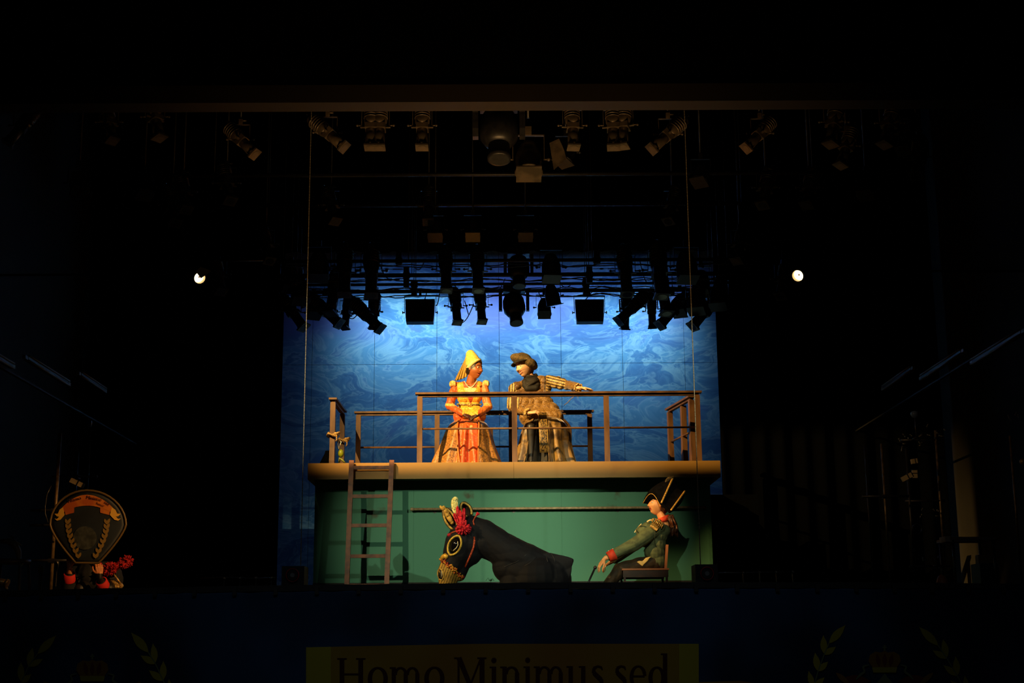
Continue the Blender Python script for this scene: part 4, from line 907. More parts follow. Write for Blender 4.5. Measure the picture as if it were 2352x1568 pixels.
# cone hat
base = hd.W(0, -.012, .045); ax_ = (nv(-.30, .2, .92)); xx = ax_.cross(hd.y).normalized(); yy = xx.cross(ax_)*-1
if yy.dot(hd.y) < 0: yy = -yy
def hring(h, r, n=36, tilt=.0, c=None): return [(c or base)+ax_*(h-tilt*math.cos(t))+xx*r*math.sin(t)*.9+yy*r*1.05*math.cos(t) for t in [2*PI*i/n for i in range(n)]]
m = MB(); m.loft([hring(h, r, 36, t_) for h, r, t_ in ((-.02, .104, -.02), (.02, .108, -.01), (.07, .104, 0), (.12, .090, 0), (.165, .074, 0), (.205, .060, 0), (.228, .045, 0), (.24, .025, 0), (.243, .001, 0))])
m.build('hat', mat('cream_felt', '#ead070', .85, col2='#d8b24c', scale=40, bump=.25), lady, 'tall rounded cream cone hat')
m = MB(); m.loft([hring(h, r, 40, t_) for h, r, t_ in ((-.035, .108, -.04), (-.04, .118, -.04), (.012, .121, -.03), (.018, .113, -.03), (-.035, .108, -.04))], cap=False); 
m.tube([p for p in hring(.018, .119, 40, -.03)], .0035, 6, True)
m.build('hat_brim', mat('pale_cream', '#f4e29a', .8, col2='#e4c878', scale=50, bump=.3), lady)
A = [Q(1075, 806, .02), Q(1069, 815, .05), Q(1067, 830, .06), Q(1069, 850, .04), Q(1075, 862, .03)]
rows_ = []
top = [(1077, 806), (1072, 812), (1071, 822), (1072, 836), (1074, 850)]; bot = [(1044, 874), (1051, 873), (1058, 871), (1066, 868), (1073, 864)]
for i in range(13):
    t = i/12; r = []
    for k in range(25):
        s_ = k/24*4; a = min(int(s_), 3); f = s_-a; tx, ty = [top[a][q]*(1-f)+top[a+1][q]*f for q in (0, 1)]; bx, by = [bot[a][q]*(1-f)+bot[a+1][q]*f for q in (0, 1)]
        r.append(Q(tx+(bx-tx)*t, ty+(by-ty)*t, .16-.09*k/24+.02*math.sin(k*1.1)*t))
    rows_.append(r)
o = MB().loft(rows_, cap=False, closed=False).build('veil', mat('gold_veil', '#c09a44', .8, col2='#8a6a28', scale=120, bump=.3), lady); solid(o, .004, 0)
# bodice + sleeves
yel_c, org_c = '#f0b438', '#c8481c'
m = MB(); m.cap(Q(1058, 889, .005), Q(1099, 889, -.0), .072, .072).cap(Q(1062, 901, -.02), Q(1094, 901, -.03), .088, .088).cap(Q(1063, 913, -.02), Q(1093, 913, -.03), .086, .086).cap(Q(1065, 930, 0), Q(1091, 930, -.01), .075, .075).cap(Q(1062, 945, -.03), Q(1094, 945, -.04), .09, .09).cap(Q(1057, 957, -.12), Q(1100, 957, -.12), .10, .10)
m.cap(Q(1053, 884, .02), Q(1064, 881, .03), .034, .035).cap(Q(1108, 884, .0), Q(1099, 881, .02), .034, .035)
for S, E, W_ in ((sl, el, wl_), (sr, er, wr_)):
    m.chain([(S, .060), (S.lerp(E, .5), .062), (E, .058), (E.lerp(W_, .5), .050), (W_, .033)])
def fn(co):
    px, py = nproj(co); c = np.tile(np.array(lin(yel_c)), (len(co), 1))
    arm = (px < 1050+(py-880)*.03) | (px > 1107-(py-880)*.02) | ((py > 936) & ((px < 1062) | (px > 1098)) & (co[:, 1] < Y0-.12))
    setc(c, arm, '#cc5a22'); setc(c, (px > 1104) & (py < 960), '#dc7a30'); setc(c, arm & (py > 926) & (py < 932), '#e0b060')
    setc(c, (np.abs(px-1080) < 17-.2*(py-878)) & (py < 893) & (co[:, 1] < Y0+.1), '#a05a2c')
    setc(c, (np.abs(px-1080) < 15-.5*(py-890)) & (py > 890) & (py < 900) & (co[:, 1] < Y0), '#f0dca0')
    setc(c, (np.abs(px-1081) < (928-py)*.45) & (py > 911) & (py < 928) & (co[:, 1] < Y0), '#b8481c'); return c
bro = mat('brocade_attr', (1, 1, 1), .5, attr=True, col2=(.62, .42, .28), scale=75, thr=(.45, .62), detail=4, bump=.3, sheen=.2)
bod = cloth(m, lady, 'bodice', bro, .0055, 3, wrinkle(.006, 45, 3), fn)
bt = bvh(bod.data); oo = org(lady)
def hitl(px, py, off=.004, dx=None): d = (P(px, py, Y0)-CAM).normalized(); h = bt.ray_cast(CAM-oo, d); return (h[0]+oo-d*off) if h[0] is not None else P(px, py, Y0-.15)
puff = mat('pale_puff', '#f0d890', .8, col2='#c89848', scale=20, bump=.4)
for cx, cy in ((1040, 880), (1116, 879)):
    m = MB(); m.ball(Q(cx, cy+2, 0), (.052, .066, .052), 16); [m.ball(Q(cx-5+k*3.4, cy+1+.5*abs(k-1.5), -.035), (.016, .04, .044), 10) for k in range(4)]; cloth(m, lady, 'shoulder_puff', puff, .006, 2)
m = MB(); 
for i in range(19):
    t = i/18; m.ball(hitl(1067+28*t, 874+16*math.sin(PI*(t*.92+.04))-1.5*t, .008), .0085, 8)
m.build('pearl_necklace', mat('pearl', '#f0e4c8', .25), lady)
m = MB(); m.tube([hitl(x, 928.5+.8*math.sin((x-1050)/17), .007) for x in range(1051, 1106, 3)], .014, 6); m.build('belt', mat('belt_silver', '#9a9068', .4, .4, col2='#5a4a28', scale=80, bump=.6), lady)
b = hitl(1079, 929, .022); m = MB().ball(b, (.026, .014, .022), 10); [m.ball(b+V(.03*math.cos(a), -.004, .026*math.sin(a)), .009, 6) for a in [i*PI/4 for i in range(8)]]; m.build('belt_buckle', gold, lady)
# skirts
zr_ = lambda py: ZT+(1060-py)/pxs
cx0 = Q(1077, 980).x
rows = interp([(zr_(938), cx0, Y0, .16, .13, .15), (zr_(950), cx0, Y0-.08, .22, .24, .26), (zr_(962), cx0, Y0-.13, .28, .38, .28), (zr_(980), cx0-.01, Y0-.14, .325, .43, .3), (zr_(1005), cx0-.02, Y0-.14, .37, .44, .34), (zr_(1030), cx0-.03, Y0-.14, .435, .46, .38), (ZT+.01, cx0-.035, Y0-.14, .50, .48, .42)], 30)
e0 = lambda t: -.62+.50*t**1.3; e1 = lambda t: .62-.28*t
o = loftskirt(rows, e1, lambda t: 2*PI+e0(t), 110, .0, 11, .022, 1.0).build('overskirt', mat('bronze_brocade', '#a87028', .5, col2='#6c4214', scale=45, thr=(.42, .62), bump=.4, sheen=.3), lady, 'brown-gold outer skirt open at the front'); solid(o, .012)
o = loftskirt(rows, lambda t: e0(t)-.16, lambda t: e1(t)+.16, 60, -.025, 13, .030, 2.2).build('skirt', mat('orange_brocade', '#cc4c18', .45, col2='#e89a50', scale=30, thr=(.60, .68), detail=2, bump=.35, sheen=.2), lady, 'orange-red brocade front panel'); solid(o, .01)
for f_, s_ in ((e0, -1), (e1, 1)):
    pts = []
    for i, (z, cx, cy, hw, fr, bk) in enumerate(rows[4:]):
        t = (i+4)/30; a = f_(t); pts.append(V(cx+math.sin(a)*(hw+.012), cy-math.cos(a)*(fr+.012), z))
    MB().tube(pts, .011, 6).build('skirt_edging', mat('edging_orange', '#d06820', .5), lady)
# ================================================================ chairs on the platform
cw = mat('pale_chair_wood', '#b07838', .5, col2='#8a5a28', scale=8, stretch=(1, 1, .2), bump=.1)
def chair(cx, y, label, rounded):
    t = thing('wooden_chair', (cx, y, ZT), label, 'chair', 'wooden chairs on the platform'); s = .45
    MB().box((cx, y, ZT+s-.015), (.46, .44, .03)).build('seat', cw, t)
    for a_ in (-1, 1):
        MB().beam((cx+a_*.21, y-.2, ZT), (cx+a_*.2, y-.19, ZT+s-.03), .035, .035).build('leg', cw, t)
        MB().beam((cx+a_*.21, y+.22, ZT), (cx+a_*.21, y+.2, ZT+s-.03), .035, .035).build('leg', cw, t)
    if rounded:
        pts = [V(cx+.30*math.cos(a), y+.20-.0*math.sin(a), ZT+s+.14+.22*math.sin(a)) for a in [PI*i/24 for i in range(25)]]
        MB().tube([V(cx+.30, y+.2, ZT+s)]+pts+[V(cx-.30, y+.2, ZT+s)], .022, 8).build('back_hoop', cw, t)
        m = MB(); m.prism([p*1 for p in pts], V(0, .02, 0)); m.build('back_panel', mat('caned_back', '#7a5428', .6, col2='#4a3016', scale=40), t)
        for a_ in (-1, 1): MB().box((cx+a_*.235, y-.02, ZT+s+.14), (.05, .40, .03)).beam((cx+a_*.235, y-.2, ZT+.02), (cx+a_*.235, y-.2, ZT+s+.14), .055, .035, (1, 0, 0)).build('armrest', cw, t)
    else:
        for a_ in (-1, 1): MB().beam((cx+a_*.215, y+.21, ZT+s-.0), (cx+a_*.215, y+.27, ZT+s+.20), .05, .03, (1, 0, 0)).build('backrest_post', cw, t)
        MB().box((cx, y+.26, ZT+s+.14), (.42, .02, .12)).build('backrest', cw, t)
    return t
chair(Q(1094, 980).x, Y0+.08, 'pale wooden chair under the person in the yellow gown', False)
chair(Q(1262, 980).x, Y0+.06, 'pale wooden armchair with a round back under the person in the brown robe', True)
# ================================================================ LEANING FIGURE IN BROCADE ROBE
man = thing('person', V(Q(1245, 1000).x, Y0, ZT), 'smiling seated person in a brown-gold brocade robe and soft grey-brown hat', 'person', 'actors on the platform')
hd2 = Head(Q(1204, 842, -.02), (-.72, -.64, -.24), (-.34, -.05, .93), 1.32)
m = MB(); hd2.add(m, smile=1.0, mouth=.15)
nk = Q(1221, 876, .03)
m.cap(nk, hd2.W(.0, -.03, -.05), .066, .062)
sl, sr = Q(1181, 893, 0), Q(1260, 874, .0); pel = V(Q(1250, 965).x, Y0+.05, ZT+.56)
el, er = Q(1177, 934, -.02), Q(1306, 884, -.12); wl_, wr_ = Q(1214, 948, -.30), Q(1329, 890, -.62)
m.cap(sl.lerp(nk, .2), sr.lerp(nk, .2), .055, .055).cap(nk-V(0, 0, .06), Q(1228, 900, .06), .08, .09).cap(Q(1228, 900, .06), Q(1240, 935, .06), .09, .09).cap(Q(1240, 935, .06), pel, .09, .12)
m.chain([(sl, .05), (el, .038), (wl_, .027)]).chain([(sr, .05), (er, .038), (wr_, .027)])
for sgn, kx in ((-1, 1218), (1, 1278)):
    k = V(Q(kx, 965).x, Y0-.42, ZT+.54); m.chain([(pel+V(sgn*.09, 0, -.04), .085), (k, .062), (k+V(0, -.0, -.48), .04)]); m.cap(k+V(0, 0, -.50), k+V(0, -.12, -.505), .034, .03)
hand(m, Q(1331, 891, -.64), (.93, -.28, -.17), (.1, .2, 1), 1.12, (.05, .12, .12), .35, 1, .04)
hand(m, Q(1217, 948, -.31), (.93, -.2, .12), (.1, -.5, .8), 1.05, (.5, .6, .4), .4, -1)
body_obj(m, man, 'fair_skin', hd2, '#e8b48c', '#d08068', '#6c4020', smile=1.0, mouth=.22, legz=ZT+.68, gap=(.7, .6, .45))
hd2.eyes(man, (.05, .06, .05), lx=-.3)
# soft hat
hs = mat('grey_brown_felt', '#6e5830', .9, col2='#463a1e', scale=45, bump=.6, thr=(.35, .65))
cr = Q(1203, 826, .0); hx = nv(.86, .25, -.40); hy = V(0, 1, 0); hz_ = hx.cross(hy).normalized(); hz_ = hz_ if hz_.z > 0 else -hz_
Rh = Matrix((hx, hz_.cross(hx), hz_)).transposed()
m = MB().ball(Q(1201, 829, .0), (.190, .16, .082), 24, Rh).ball(Q(1212, 833, -.01), (.150, .165, .082), 22, Rh).ball(Q(1190, 825, -.02), (.12, .13, .06), 20, Rh).ball(Q(1219, 838, .0), (.10, .15, .060), 18, Rh).ball(Q(1203, 823, .02), (.12, .12, .075), 18, Rh)
m.ball(hd2.W(0, -.02, .06), [x*hd2.sc for x in (.086, .10, .085)], 20, hd2.R)
cloth(m, man, 'hat', hs, .0055, 22, wrinkle(.006, 24, 5), label='soft puffed hat of grey-brown felt')
def brimr(k, h, fr=1.0): return [hd2.W(k*.098*math.sin(t), -.012+k*.122*math.cos(t), .048+h+.016*math.cos(t)) for t in [-1.35+2.7*i/40 for i in range(41)]]
m = MB(); m.loft([brimr(.93, 0), brimr(1.22, -.014), brimr(1.24, -.006), brimr(.93, .014), brimr(.93, 0)], cap=False, closed=False); m.build('hat_brim', mat('dark_brim', '#2a2414', .85, col2='#18140c', scale=30), man)
m = MB().ball(hd2.W(0, -.03, .0), [x*hd2.sc for x in (.081, .082, .11)], 20, hd2.R).ball(hd2.W(0, -.075, -.03), .045, 12); m.build('hair', mat('auburn_hair', '#5c2c10', .5, col2='#30180a', scale=50, bump=.5), man)
# hood / scarf
m = MB(); 
for i, (r, dz) in enumerate(((.080, .02), (.090, .0), (.100, -.025), (.11, -.05))):
    c = hd2.W(0, -.035, -.125).lerp(Q(1219, 884, -.02), i/3+.0); ring = [c+V(r*math.cos(t), r*.9*math.sin(t), .02*math.sin(t*2+i)+.03*math.cos(t)) for t in [2*PI*k/22 for k in range(23)]]
    m.chain([(p, .022) for p in ring], 8)
m.cap(Q(1207, 879, -.04), Q(1232, 875, -.03), .06, .06).cap(Q(1207, 886, -.06), Q(1233, 884, -.055), .052, .052).cap(Q(1212, 892, -.08), Q(1230, 891, -.08), .055, .055)
cloth(m, man, 'scarf', mat('black_scarf', '#1c150e', .75, col2='#0e0a07', scale=12), .006, 3, wrinkle(.007, 34, 8), label='black wrapped scarf')
# robe torso + sleeves
m = MB(); m.cap(Q(1190, 898, .01), Q(1252, 890, .01), .088, .088).cap(Q(1196, 908, -.01), Q(1250, 905, -.01), .095, .1).cap(Q(1200, 925, 0), Q(1252, 925, 0), .11, .11).cap(Q(1206, 942, -.02), Q(1266, 942, -.02), .12, .12).cap(Q(1214, 958, -.1), Q(1274, 958, -.1), .13, .13)
m.cap(Q(1188, 888, .02), Q(1204, 876, .05), .045, .04).cap(Q(1254, 876, .02), Q(1238, 872, .05), .05, .045).cap(Q(1187, 889, -.02), Q(1203, 882, -.01), .075, .06).cap(Q(1240, 873, -.0), Q(1256, 877, -.01), .072, .078)
m.chain([(sl, .080), (sl.lerp(el, .5), .085), (el, .078), (el.lerp(wl_, .45), .062), (el.lerp(wl_, .9), .042)])
m.chain([(sr, .082), (sr.lerp(er, .45), .090), (sr.lerp(er, .9), .066), (er, .062), (er.lerp(wr_, .35), .068), (er.lerp(wr_, .8), .052)])
def fn(co):
    px, py = nproj(co); c = np.tile(np.array(lin('#9a7434')), (len(co), 1))
    v = (py-868)-.24*(px-1256); st = (px > 1255) & (px < 1298) & (py < 899); setc(c, st & (np.sin(v*.95) > .1), '#ecd490'); setc(c, st & (np.sin(v*.95) < -.45), '#4a3416')
    u_ = px+.05*py; st2 = (px < 1193) & (py < 938); setc(c, st2 & (np.sin(u_*1.1) > .1), '#e4c880'); setc(c, st2 & (np.sin(u_*1.1) < -.45), '#4a3416')
    r = np.hypot((px-1219)/30, (py-870)/34); setc(c, (r > .88) & (r < 1.32) & (py > 868) & (px < 1252) & (co[:, 1] < Y0), '#7a5624')
    setc(c, (px > 1250) & (px < 1253) & (py < 905), '#2c1c0c'); setc(c, (np.abs(py-(905+(px-1200)*.0)) < 1) & (px > 1193), '#3a2810'); return c
bro2 = mat('dark_brocade_attr', (1, 1, 1), .42, attr=True, col2=(.30, .21, .13), scale=95, thr=(.42, .6), detail=5, bump=.6, sheen=.3)
cloth(m, man, 'robe', bro2, .006, 3, wrinkle(.013, 38, 11), fn, 'brown and gold brocade robe with full striped sleeves')
lace = mat('lace_cuff', '#d8b878', .8, col2='#8a6a38', scale=60, bump=.6)
for c, d in ((wr_, (wr_-er).normalized()), (wl_, (wl_-el).normalized())):
    x = d.orthogonal().normalized(); y = d.cross(x); m = MB()
    for k in range(14):
        a = 2*PI*k/14; m.cap(c-d*.045+(x*math.cos(a)+y*math.sin(a))*.04, c+d*.002+(x*math.cos(a)+y*math.sin(a))*(.048+.008*(k % 2)), .014, .012, 8)
    m.build('lace_cuff', lace, man)
# lower robe: left and right falls, dark legs between
cx1 = Q(1250, 980).x
rows = interp([(zr_(936), cx1, Y0, .18, .14, .16), (zr_(950), cx1+.01, Y0-.10, .25, .28, .28), (zr_(962), cx1+.01, Y0-.14, .30, .38, .28), (zr_(980), cx1+.01, Y0-.15, .325, .41, .28), (zr_(1005), cx1+.0, Y0-.15, .34, .41, .3), (zr_(1032), cx1-.0, Y0-.15, .37, .42, .32), (ZT+.05, cx1+.0, Y0-.15, .41, .43, .34)], 28)
robm = mat('bronze_robe', '#8a682e', .45, col2='#4a3414', scale=9, thr=(.45, .6), detail=5, bump=.6, sheen=.4)
o = loftskirt(rows, .10, PI, 60, .0, 12, .045, .4).build('robe_skirt', robm, man); solid(o, .012)
o = loftskirt(rows, PI, 2*PI-.78, 40, .0, 12, .04, 1.9).build('robe_skirt', robm, man); solid(o, .012)
o = loftskirt(rows, -.8, .25, 40, -.045, 15, .05, .9).build('breeches', mat('black_cloth', (.012, .010, .008), .8, col2=(.03, .024, .016), scale=8), man, 'black cloth between the robe fronts'); solid(o, .01)
m = MB(); w0 = [(1237, 948), (1237.5, 962), (1239, 985), (1240, 1010), (1241, 1039)]; rr = []
for i, (px, py) in enumerate(w0):
    Yr = Y0-(.38 if i == 0 else (.50 if i == 1 else .60)); rr.append([P(px+dx_, py, Yr) for dx_ in (0, 4, 9, 14, 18)])
o = MB().loft(interp_r(rr) if False else rr, cap=False, closed=False).build('trim_band', mat('trim_band', '#7c6230', .45, col2='#2c200e', scale=55, thr=(.48, .56), bump=.6), man, 'embroidered vertical band'); solid(o, .014, 0)
for dx_ in (0, 18): MB().tube([r[0 if dx_ == 0 else 4]+V(0, -.004, 0) for r in rr], .006, 6).build('trim_cord', gold, man)
for px in (1212, 1252):
    MB().cap(V(Q(px, 1055).x, Y0-.50, ZT+.035), V(Q(px-4, 1055).x, Y0-.62, ZT+.03), .040, .034).build('shoe', black, man)
m = MB().tube([Q(1296, 930, -.1), Q(1304, 924, -.3), Q(1312, 915, -.5), Q(1320, 909, -.6), Q(1326, 908, -.62), Q(1328, 914, -.62)], .0045, 6); m.build('cord', mat('pale_cord', '#a89878', .6), man)
# ================================================================ SEATED OFFICER, lower right
Yc = 17.7
Q = lambda x, y, dy=0: P(x, y, Yc+dy)
off = thing('person', V(Q(1500, 1300).x, Yc, 0), 'seated person in profile wearing a grey-green coat and large black cocked hat', 'person')
hd3 = Head(Q(1511, 1158, 0), (-.97, -.22, .12), (.13, 0, .99), 1.14)
m = MB(); hd3.add(m, mouth=.05, nose=.85)
nk = Q(1524, 1196, 0); m.cap(nk, hd3.W(0, -.02, -.06), .056, .05)
sl, sr = Q(1513, 1212, -.16), Q(1512, 1208, .17); el, er = Q(1457, 1250, -.24), Q(1462, 1250, .2); wl_, wr_ = Q(1394, 1281, -.26), Q(1404, 1290, .1)
pel = Q(1508, 1292, 0)
m.cap(sl.lerp(nk, .3), sr.lerp(nk, .3), .055, .055).cap(nk-V(0, 0, .06), Q(1508, 1225), .08, .12).cap(Q(1505, 1225), Q(1505, 1260), .125, .115).cap(Q(1505, 1260), pel, .115, .12)
m.chain([(sl, .05), (el, .040), (wl_, .028)]).chain([(sr, .05), (er, .04), (wr_, .026)])
kz = Q(1405, 1308).z
for s_, dy in ((-1, -.12), (1, .12)):
    k = V(Q(1425, 1310).x, Yc+dy, .47); m.chain([(V(pel.x, Yc+dy*.8, pel.z), .088), (k, .066), (V(Q(1368, 1340).x, Yc+dy, .06), .04)]); m.cap(V(Q(1368, 1340).x, Yc+dy, .035), V(Q(1350, 1340).x, Yc+dy, .03), .034, .028)
hand(m, Q(1389, 1283, -.26), (-.62, -.05, -.76), (-.70, -.35, .60), 1.08, (.15, .35, .35), .35, -1, .03)
hand(m, Q(1402, 1291, .1), (-.8, -.1, -.5), (-.5, -.2, .8), 1.0, (.4, .6, .5), .35, 1)
body_obj(m, off, 'warm_skin', hd3, '#e0a068', '#a8442c', '#3a1e10', mouth=.05, legz=lambda co: (co[:, 2] < .6) & (nproj(co)[0] > 1412))
hd3.eyes(off, openk=.4)
hb = mat('brown_hair', '#5a3014', .5, col2='#1c0e06', scale=60, bump=.6, stretch=(1, 1, .2))
m = MB().ball(hd3.W(0, -.045, .02), [x*hd3.sc for x in (.086, .075, .115)], 20, hd3.R).ball(hd3.W(.0, -.06, -.03), [x*hd3.sc for x in (.08, .06, .07)], 16, hd3.R)
rnd = random.Random(3)
for i in range(46):
    a = rnd.uniform(-1, 1); s0 = Q(1541+a*5, 1186+rnd.uniform(-3, 3), rnd.uniform(-.08, .06)); e = Q(1549+a*8+rnd.uniform(-2, 2), 1222+rnd.uniform(-8, 12), rnd.uniform(-.1, .05))
    mid = s0.lerp(e, .5)+V(.012+a*.01, 0, 0); m.chain([(s0, .014), (mid, .016), (e, .005)], 6)
for i in range(10): m.chain([(hd3.W(.074, .045-.008*i, .06), .006), (hd3.W(.082, .02-.008*i, .0), .010), (hd3.W(.078, -.01-.006*i, -.06-.003*i), .004)], 6)
m.build('hair', hb, off, 'long brown ponytail')
# coat
m = MB(); m.cap(Q(1506, 1213, -.10), Q(1506, 1213, .10), .088, .088).cap(Q(1496, 1224, -.08), Q(1496, 1224, .08), .115, .115).cap(Q(1512, 1228, -.09), Q(1512, 1228, .09), .125, .125).cap(Q(1484, 1237, -.06), Q(1484, 1237, .06), .11, .11).cap(Q(1478, 1222, -.06), Q(1478, 1222, .06), .095, .095).cap(Q(1488, 1214, -.08), Q(1488, 1214, .08), .085, .085).cap(Q(1508, 1248, -.09), Q(1508, 1248, .09), .12, .12).cap(Q(1503, 1268, -.09), Q(1506, 1268, .09), .125, .125).cap(Q(1510, 1288, -.08), Q(1512, 1288, .08), .115, .115)
m.cap(Q(1524, 1220, -.1), Q(1524, 1220, .1), .085, .085)
m.chain([(sl, .082), (sl.lerp(el, .5), .088), (el, .080), (el.lerp(wl_, .45), .066), (el.lerp(wl_, .82), .062)]).chain([(sr, .075), (er, .07), (er.lerp(wr_, .85), .05)])
m.chain([(Q(1500, 1288, .0), .08), (Q(1462, 1296, .05), .055), (Q(1430, 1312, .08), .02)])
coatm = mat('grey_green_wool', '#5c6a48', .85, col2='#46523a', scale=14, bump=.15)
cw_ = cloth(m, off, 'coat', coatm, .006, 4, wrinkle(.007, 19, 31, (1, 0, -.9)), label='grey-green military coat')
bt3 = bvh(cw_.data); o3 = org(off)
def hit3(px, py, off_=.004): d = (P(px, py, Yc)-CAM).normalized(); h = bt3.ray_cast(CAM-o3, d); return (h[0]+o3-d*off_) if h[0] is not None else P(px, py, Yc-.2)
d = (wl_-el).normalized(); x = d.orthogonal().normalized(); y = d.cross(x); c = el.lerp(wl_, .80); m = MB()
m.loft([[c+d*h+(x*math.cos(t)+y*math.sin(t))*r for t in [2*PI*i/24 for i in range(24)]] for h, r in ((-.035, .066), (-.03, .073), (.055, .064), (.058, .05))], cap=False)
m.build('cuff', mat('red_facing', '#d83c18', .7, col2='#b82c10', scale=20), off, 'bright red cuff')
m = MB()
for i in range(3): m.ball(c+d*(-.02+.028*i)+V(-.01, -.0, .068), .0085, 8)
m.build('button', mat('silver_button', (.75, .68, .5), .25, .8), off)
MB().loft([[Q(px, py, dy*1.0)+V(0, 0, 0) for px, py, dy in r] for r in ([(1515, 1190, -.075), (1527, 1184, -.085), (1536, 1181, -.03), (1537, 1181, .03), (1527, 1184, .085), (1515, 1190, .075), (1507, 1192, .03), (1507, 1192, -.03)], [(1513, 1199, -.09), (1528, 1196, -.1), (1540, 1193, -.04), (1540, 1193, .04), (1528, 1196, .1), (1513, 1199, .09), (1502, 1200, .04), (1502, 1200, -.04)])]).build('collar', mat('red_facing2', '#e04a20', .75, col2='#c03414', scale=30), off, 'high red collar')
# epaulette
c = hit3(1509, 1200, .02); m = MB(); m.ball(c, (.062, .05, .03), 16, Matrix.Rotation(-.55, 3, 'Y'))
for k in range(7):
    a0 = V(-.05+.018*k, -.045, .022-.012*k+.0); m.tube([c+a0+V(-.01, 0, -.02), c+a0+V(.0, -.012, .005), c+a0+V(.012, -.006, .028)], .006, 6)
m.tube([c+V(.066*math.cos(t), -.035, .036*math.sin(t)-.045*math.cos(t)*.6) for t in [2*PI*i/24 for i in range(24)]], .0075, 6, True); ep = m.build('epaulette', gold, off)
m = MB()
for k in range(12):
    t = k/11; a = c+V(-.062+.075*t, -.05, -.015-.05*t); m.cap(a, a+V(-.028, -.012, -.036), .0075, .0065, 6)
m.build('fringe', gold, ep)
MB().tube([hit3(1500, 1195, .012), hit3(1493, 1194, .012), hit3(1486, 1198, .012)], .010, 6).tube([hit3(x_, y_, .008) for x_, y_ in ((1473, 1203), (1468, 1208), (1462, 1215), (1458, 1222))], .007, 6).build('lapel_piping', mat('pale_piping', '#f0dca0', .7), off)
m = MB(); m.tube([hit3(x_, y_, .003) for x_, y_ in ((1505, 1218), (1504, 1232), (1504, 1246), (1507, 1256))], .004, 6).build('seam', mat('seam_cord', '#3c4430', .8), off)
# waistcoat, breeches, boots
m = MB(); m.prism([Q(x_, y_, -.21) for x_, y_ in ((1462, 1290), (1468, 1287), (1475, 1288), (1484, 1281), (1495, 1278), (1486, 1289), (1476, 1300))], V(0, .14, 0))
cloth(m, off, 'waistcoat', mat('cream_waistcoat', '#e8c878', .7), .006, 2, wrinkle(.006, 40, 6), label='cream waistcoat points showing under the coat')
m = MB()
for dy in (-.12, .12):
    k = V(Q(1425, 1310).x, Yc+dy, .47); m.chain([(V(pel.x-.03, Yc+dy*.8, pel.z-.0), .10), (k, .08), (V(Q(1375, 1340).x, Yc+dy, .14), .055)])
cloth(m, off, 'breeches', mat('dark_brown_cloth', '#3c2c14', .75, col2='#221a0c', scale=10), .008, 3, wrinkle(.008, 22, 7))
for dy in (-.12, .12):
    MB().cap(V(Q(1368, 1340).x, Yc+dy, .045), V(Q(1345, 1340).x, Yc+dy, .035), .045, .038).build('boot', black, off)
# cocked hat: front and rear flaps meeting in side horns, dome inside
hatm = mat('black_felt_hat', (.003, .003, .0035), 1, col2=(.005, .005, .006), scale=20, spec=.05)
def flap(topc, topn, botc, botn, bulge, arch_):
    rr = []; N = 25
    for i in range(N):
        v = -1+2*i/(N-1); a = abs(v); k = a**1.25; r = []
        for j in range(13):
            t = j/12
            pc = V(botc[0]+(topc[0]-botc[0])*t-bulge*math.sin(PI*t)*(1-k), botc[1]+(topc[1]-botc[1])*t-bulge*.35*math.sin(PI*t)*(1-k), 0)
            e = V(botn[0]+(topn[0]-botn[0])*t, botn[1]+(topn[1]-botn[1])*t, 0); q = pc.lerp(e, k); r.append(Q(q.x, q.y-arch_*(1-t)**2*math.sin(PI*min(1, k*1.05)), v*.21))
        rr.append(r)
    return rr
A = flap((1546, 1096), (1519, 1155), (1477, 1155), (1518, 1160), 13, 24); B_ = flap((1573, 1128), (1541, 1172), (1549, 1170), (1537, 1178), -5, 0)
o = MB().loft(A, cap=False, closed=False).build('hat_front_flap', hatm, off); solid(o, .012, 0)
o = MB().loft(B_, cap=False, closed=False).build('hat_rear_flap', hatm, off); solid(o, .012, 0)
m = MB().ball(hd3.W(0, -.03, .07), [x*hd3.sc for x in (.098, .105, .09)], 22, hd3.R).ball(Q(1525, 1140, 0), (.13, .12, .10), 20, Matrix.Rotation(.6, 3, 'Y'))
m.loft([[r[12] for r in A]]+[[a[12].lerp(b[12], f)-V(0, 0, .05*math.sin(PI*f)) for a, b in zip(A, B_)] for f in (.25, .5, .75)]+[[b[12] for b in B_]], cap=False, closed=False).loft([[r[0] for r in A], [b[0] for b in B_]], cap=False, closed=False).loft([A[0], B_[0]], cap=False, closed=False).loft([A[-1], B_[-1]], cap=False, closed=False)
m.build('hat_crown', hatm, off)
for R_, nm in ((A, 'front'), (B_, 'rear')):
    MB().tube([r[12] for r in R_], .0125, 8).build('hat_braid', mat('gold_braid', '#e8c060', .45, .3, col2='#b88030', scale=80, bump=.5), off)
MB().tube([r[0] for r in A][::1], .004, 6).build('hat_braid', MATS['gold_braid'], off)
m = MB()
for i in range(9): m.chain([(Q(1527+i*1.5, 1112-i*1.2, -.02), .008), (Q(1531+i*1.9, 1101-i*.8, -.03), .012), (Q(1538+i*1.2, 1094+i*.3, -.02), .008)], 8)
m.build('cockade', mat('dull_plume', '#5a4820', .7, col2='#2c2410', scale=50), off)
# sabre scabbard held in the hand
s_ = thing('walking_stick', Q(1350, 1330, -.3)*1, 'black stick held downward in the officer\'s hand', 'stick'); s_.location.z = 0
a = Q(1367, 1303, -.30); b = V(Q(1326, 1345, -.34).x, Yc-.34, .02)
MB().cyl(a, b, .013, .009, n=12).build('shaft', gear, s_); MB().ball(a, .022, 12).build('knob', gear, s_); MB().cyl(b, b+V(.0, 0, -.018), .011, n=8).build('ferrule', dimst, s_)
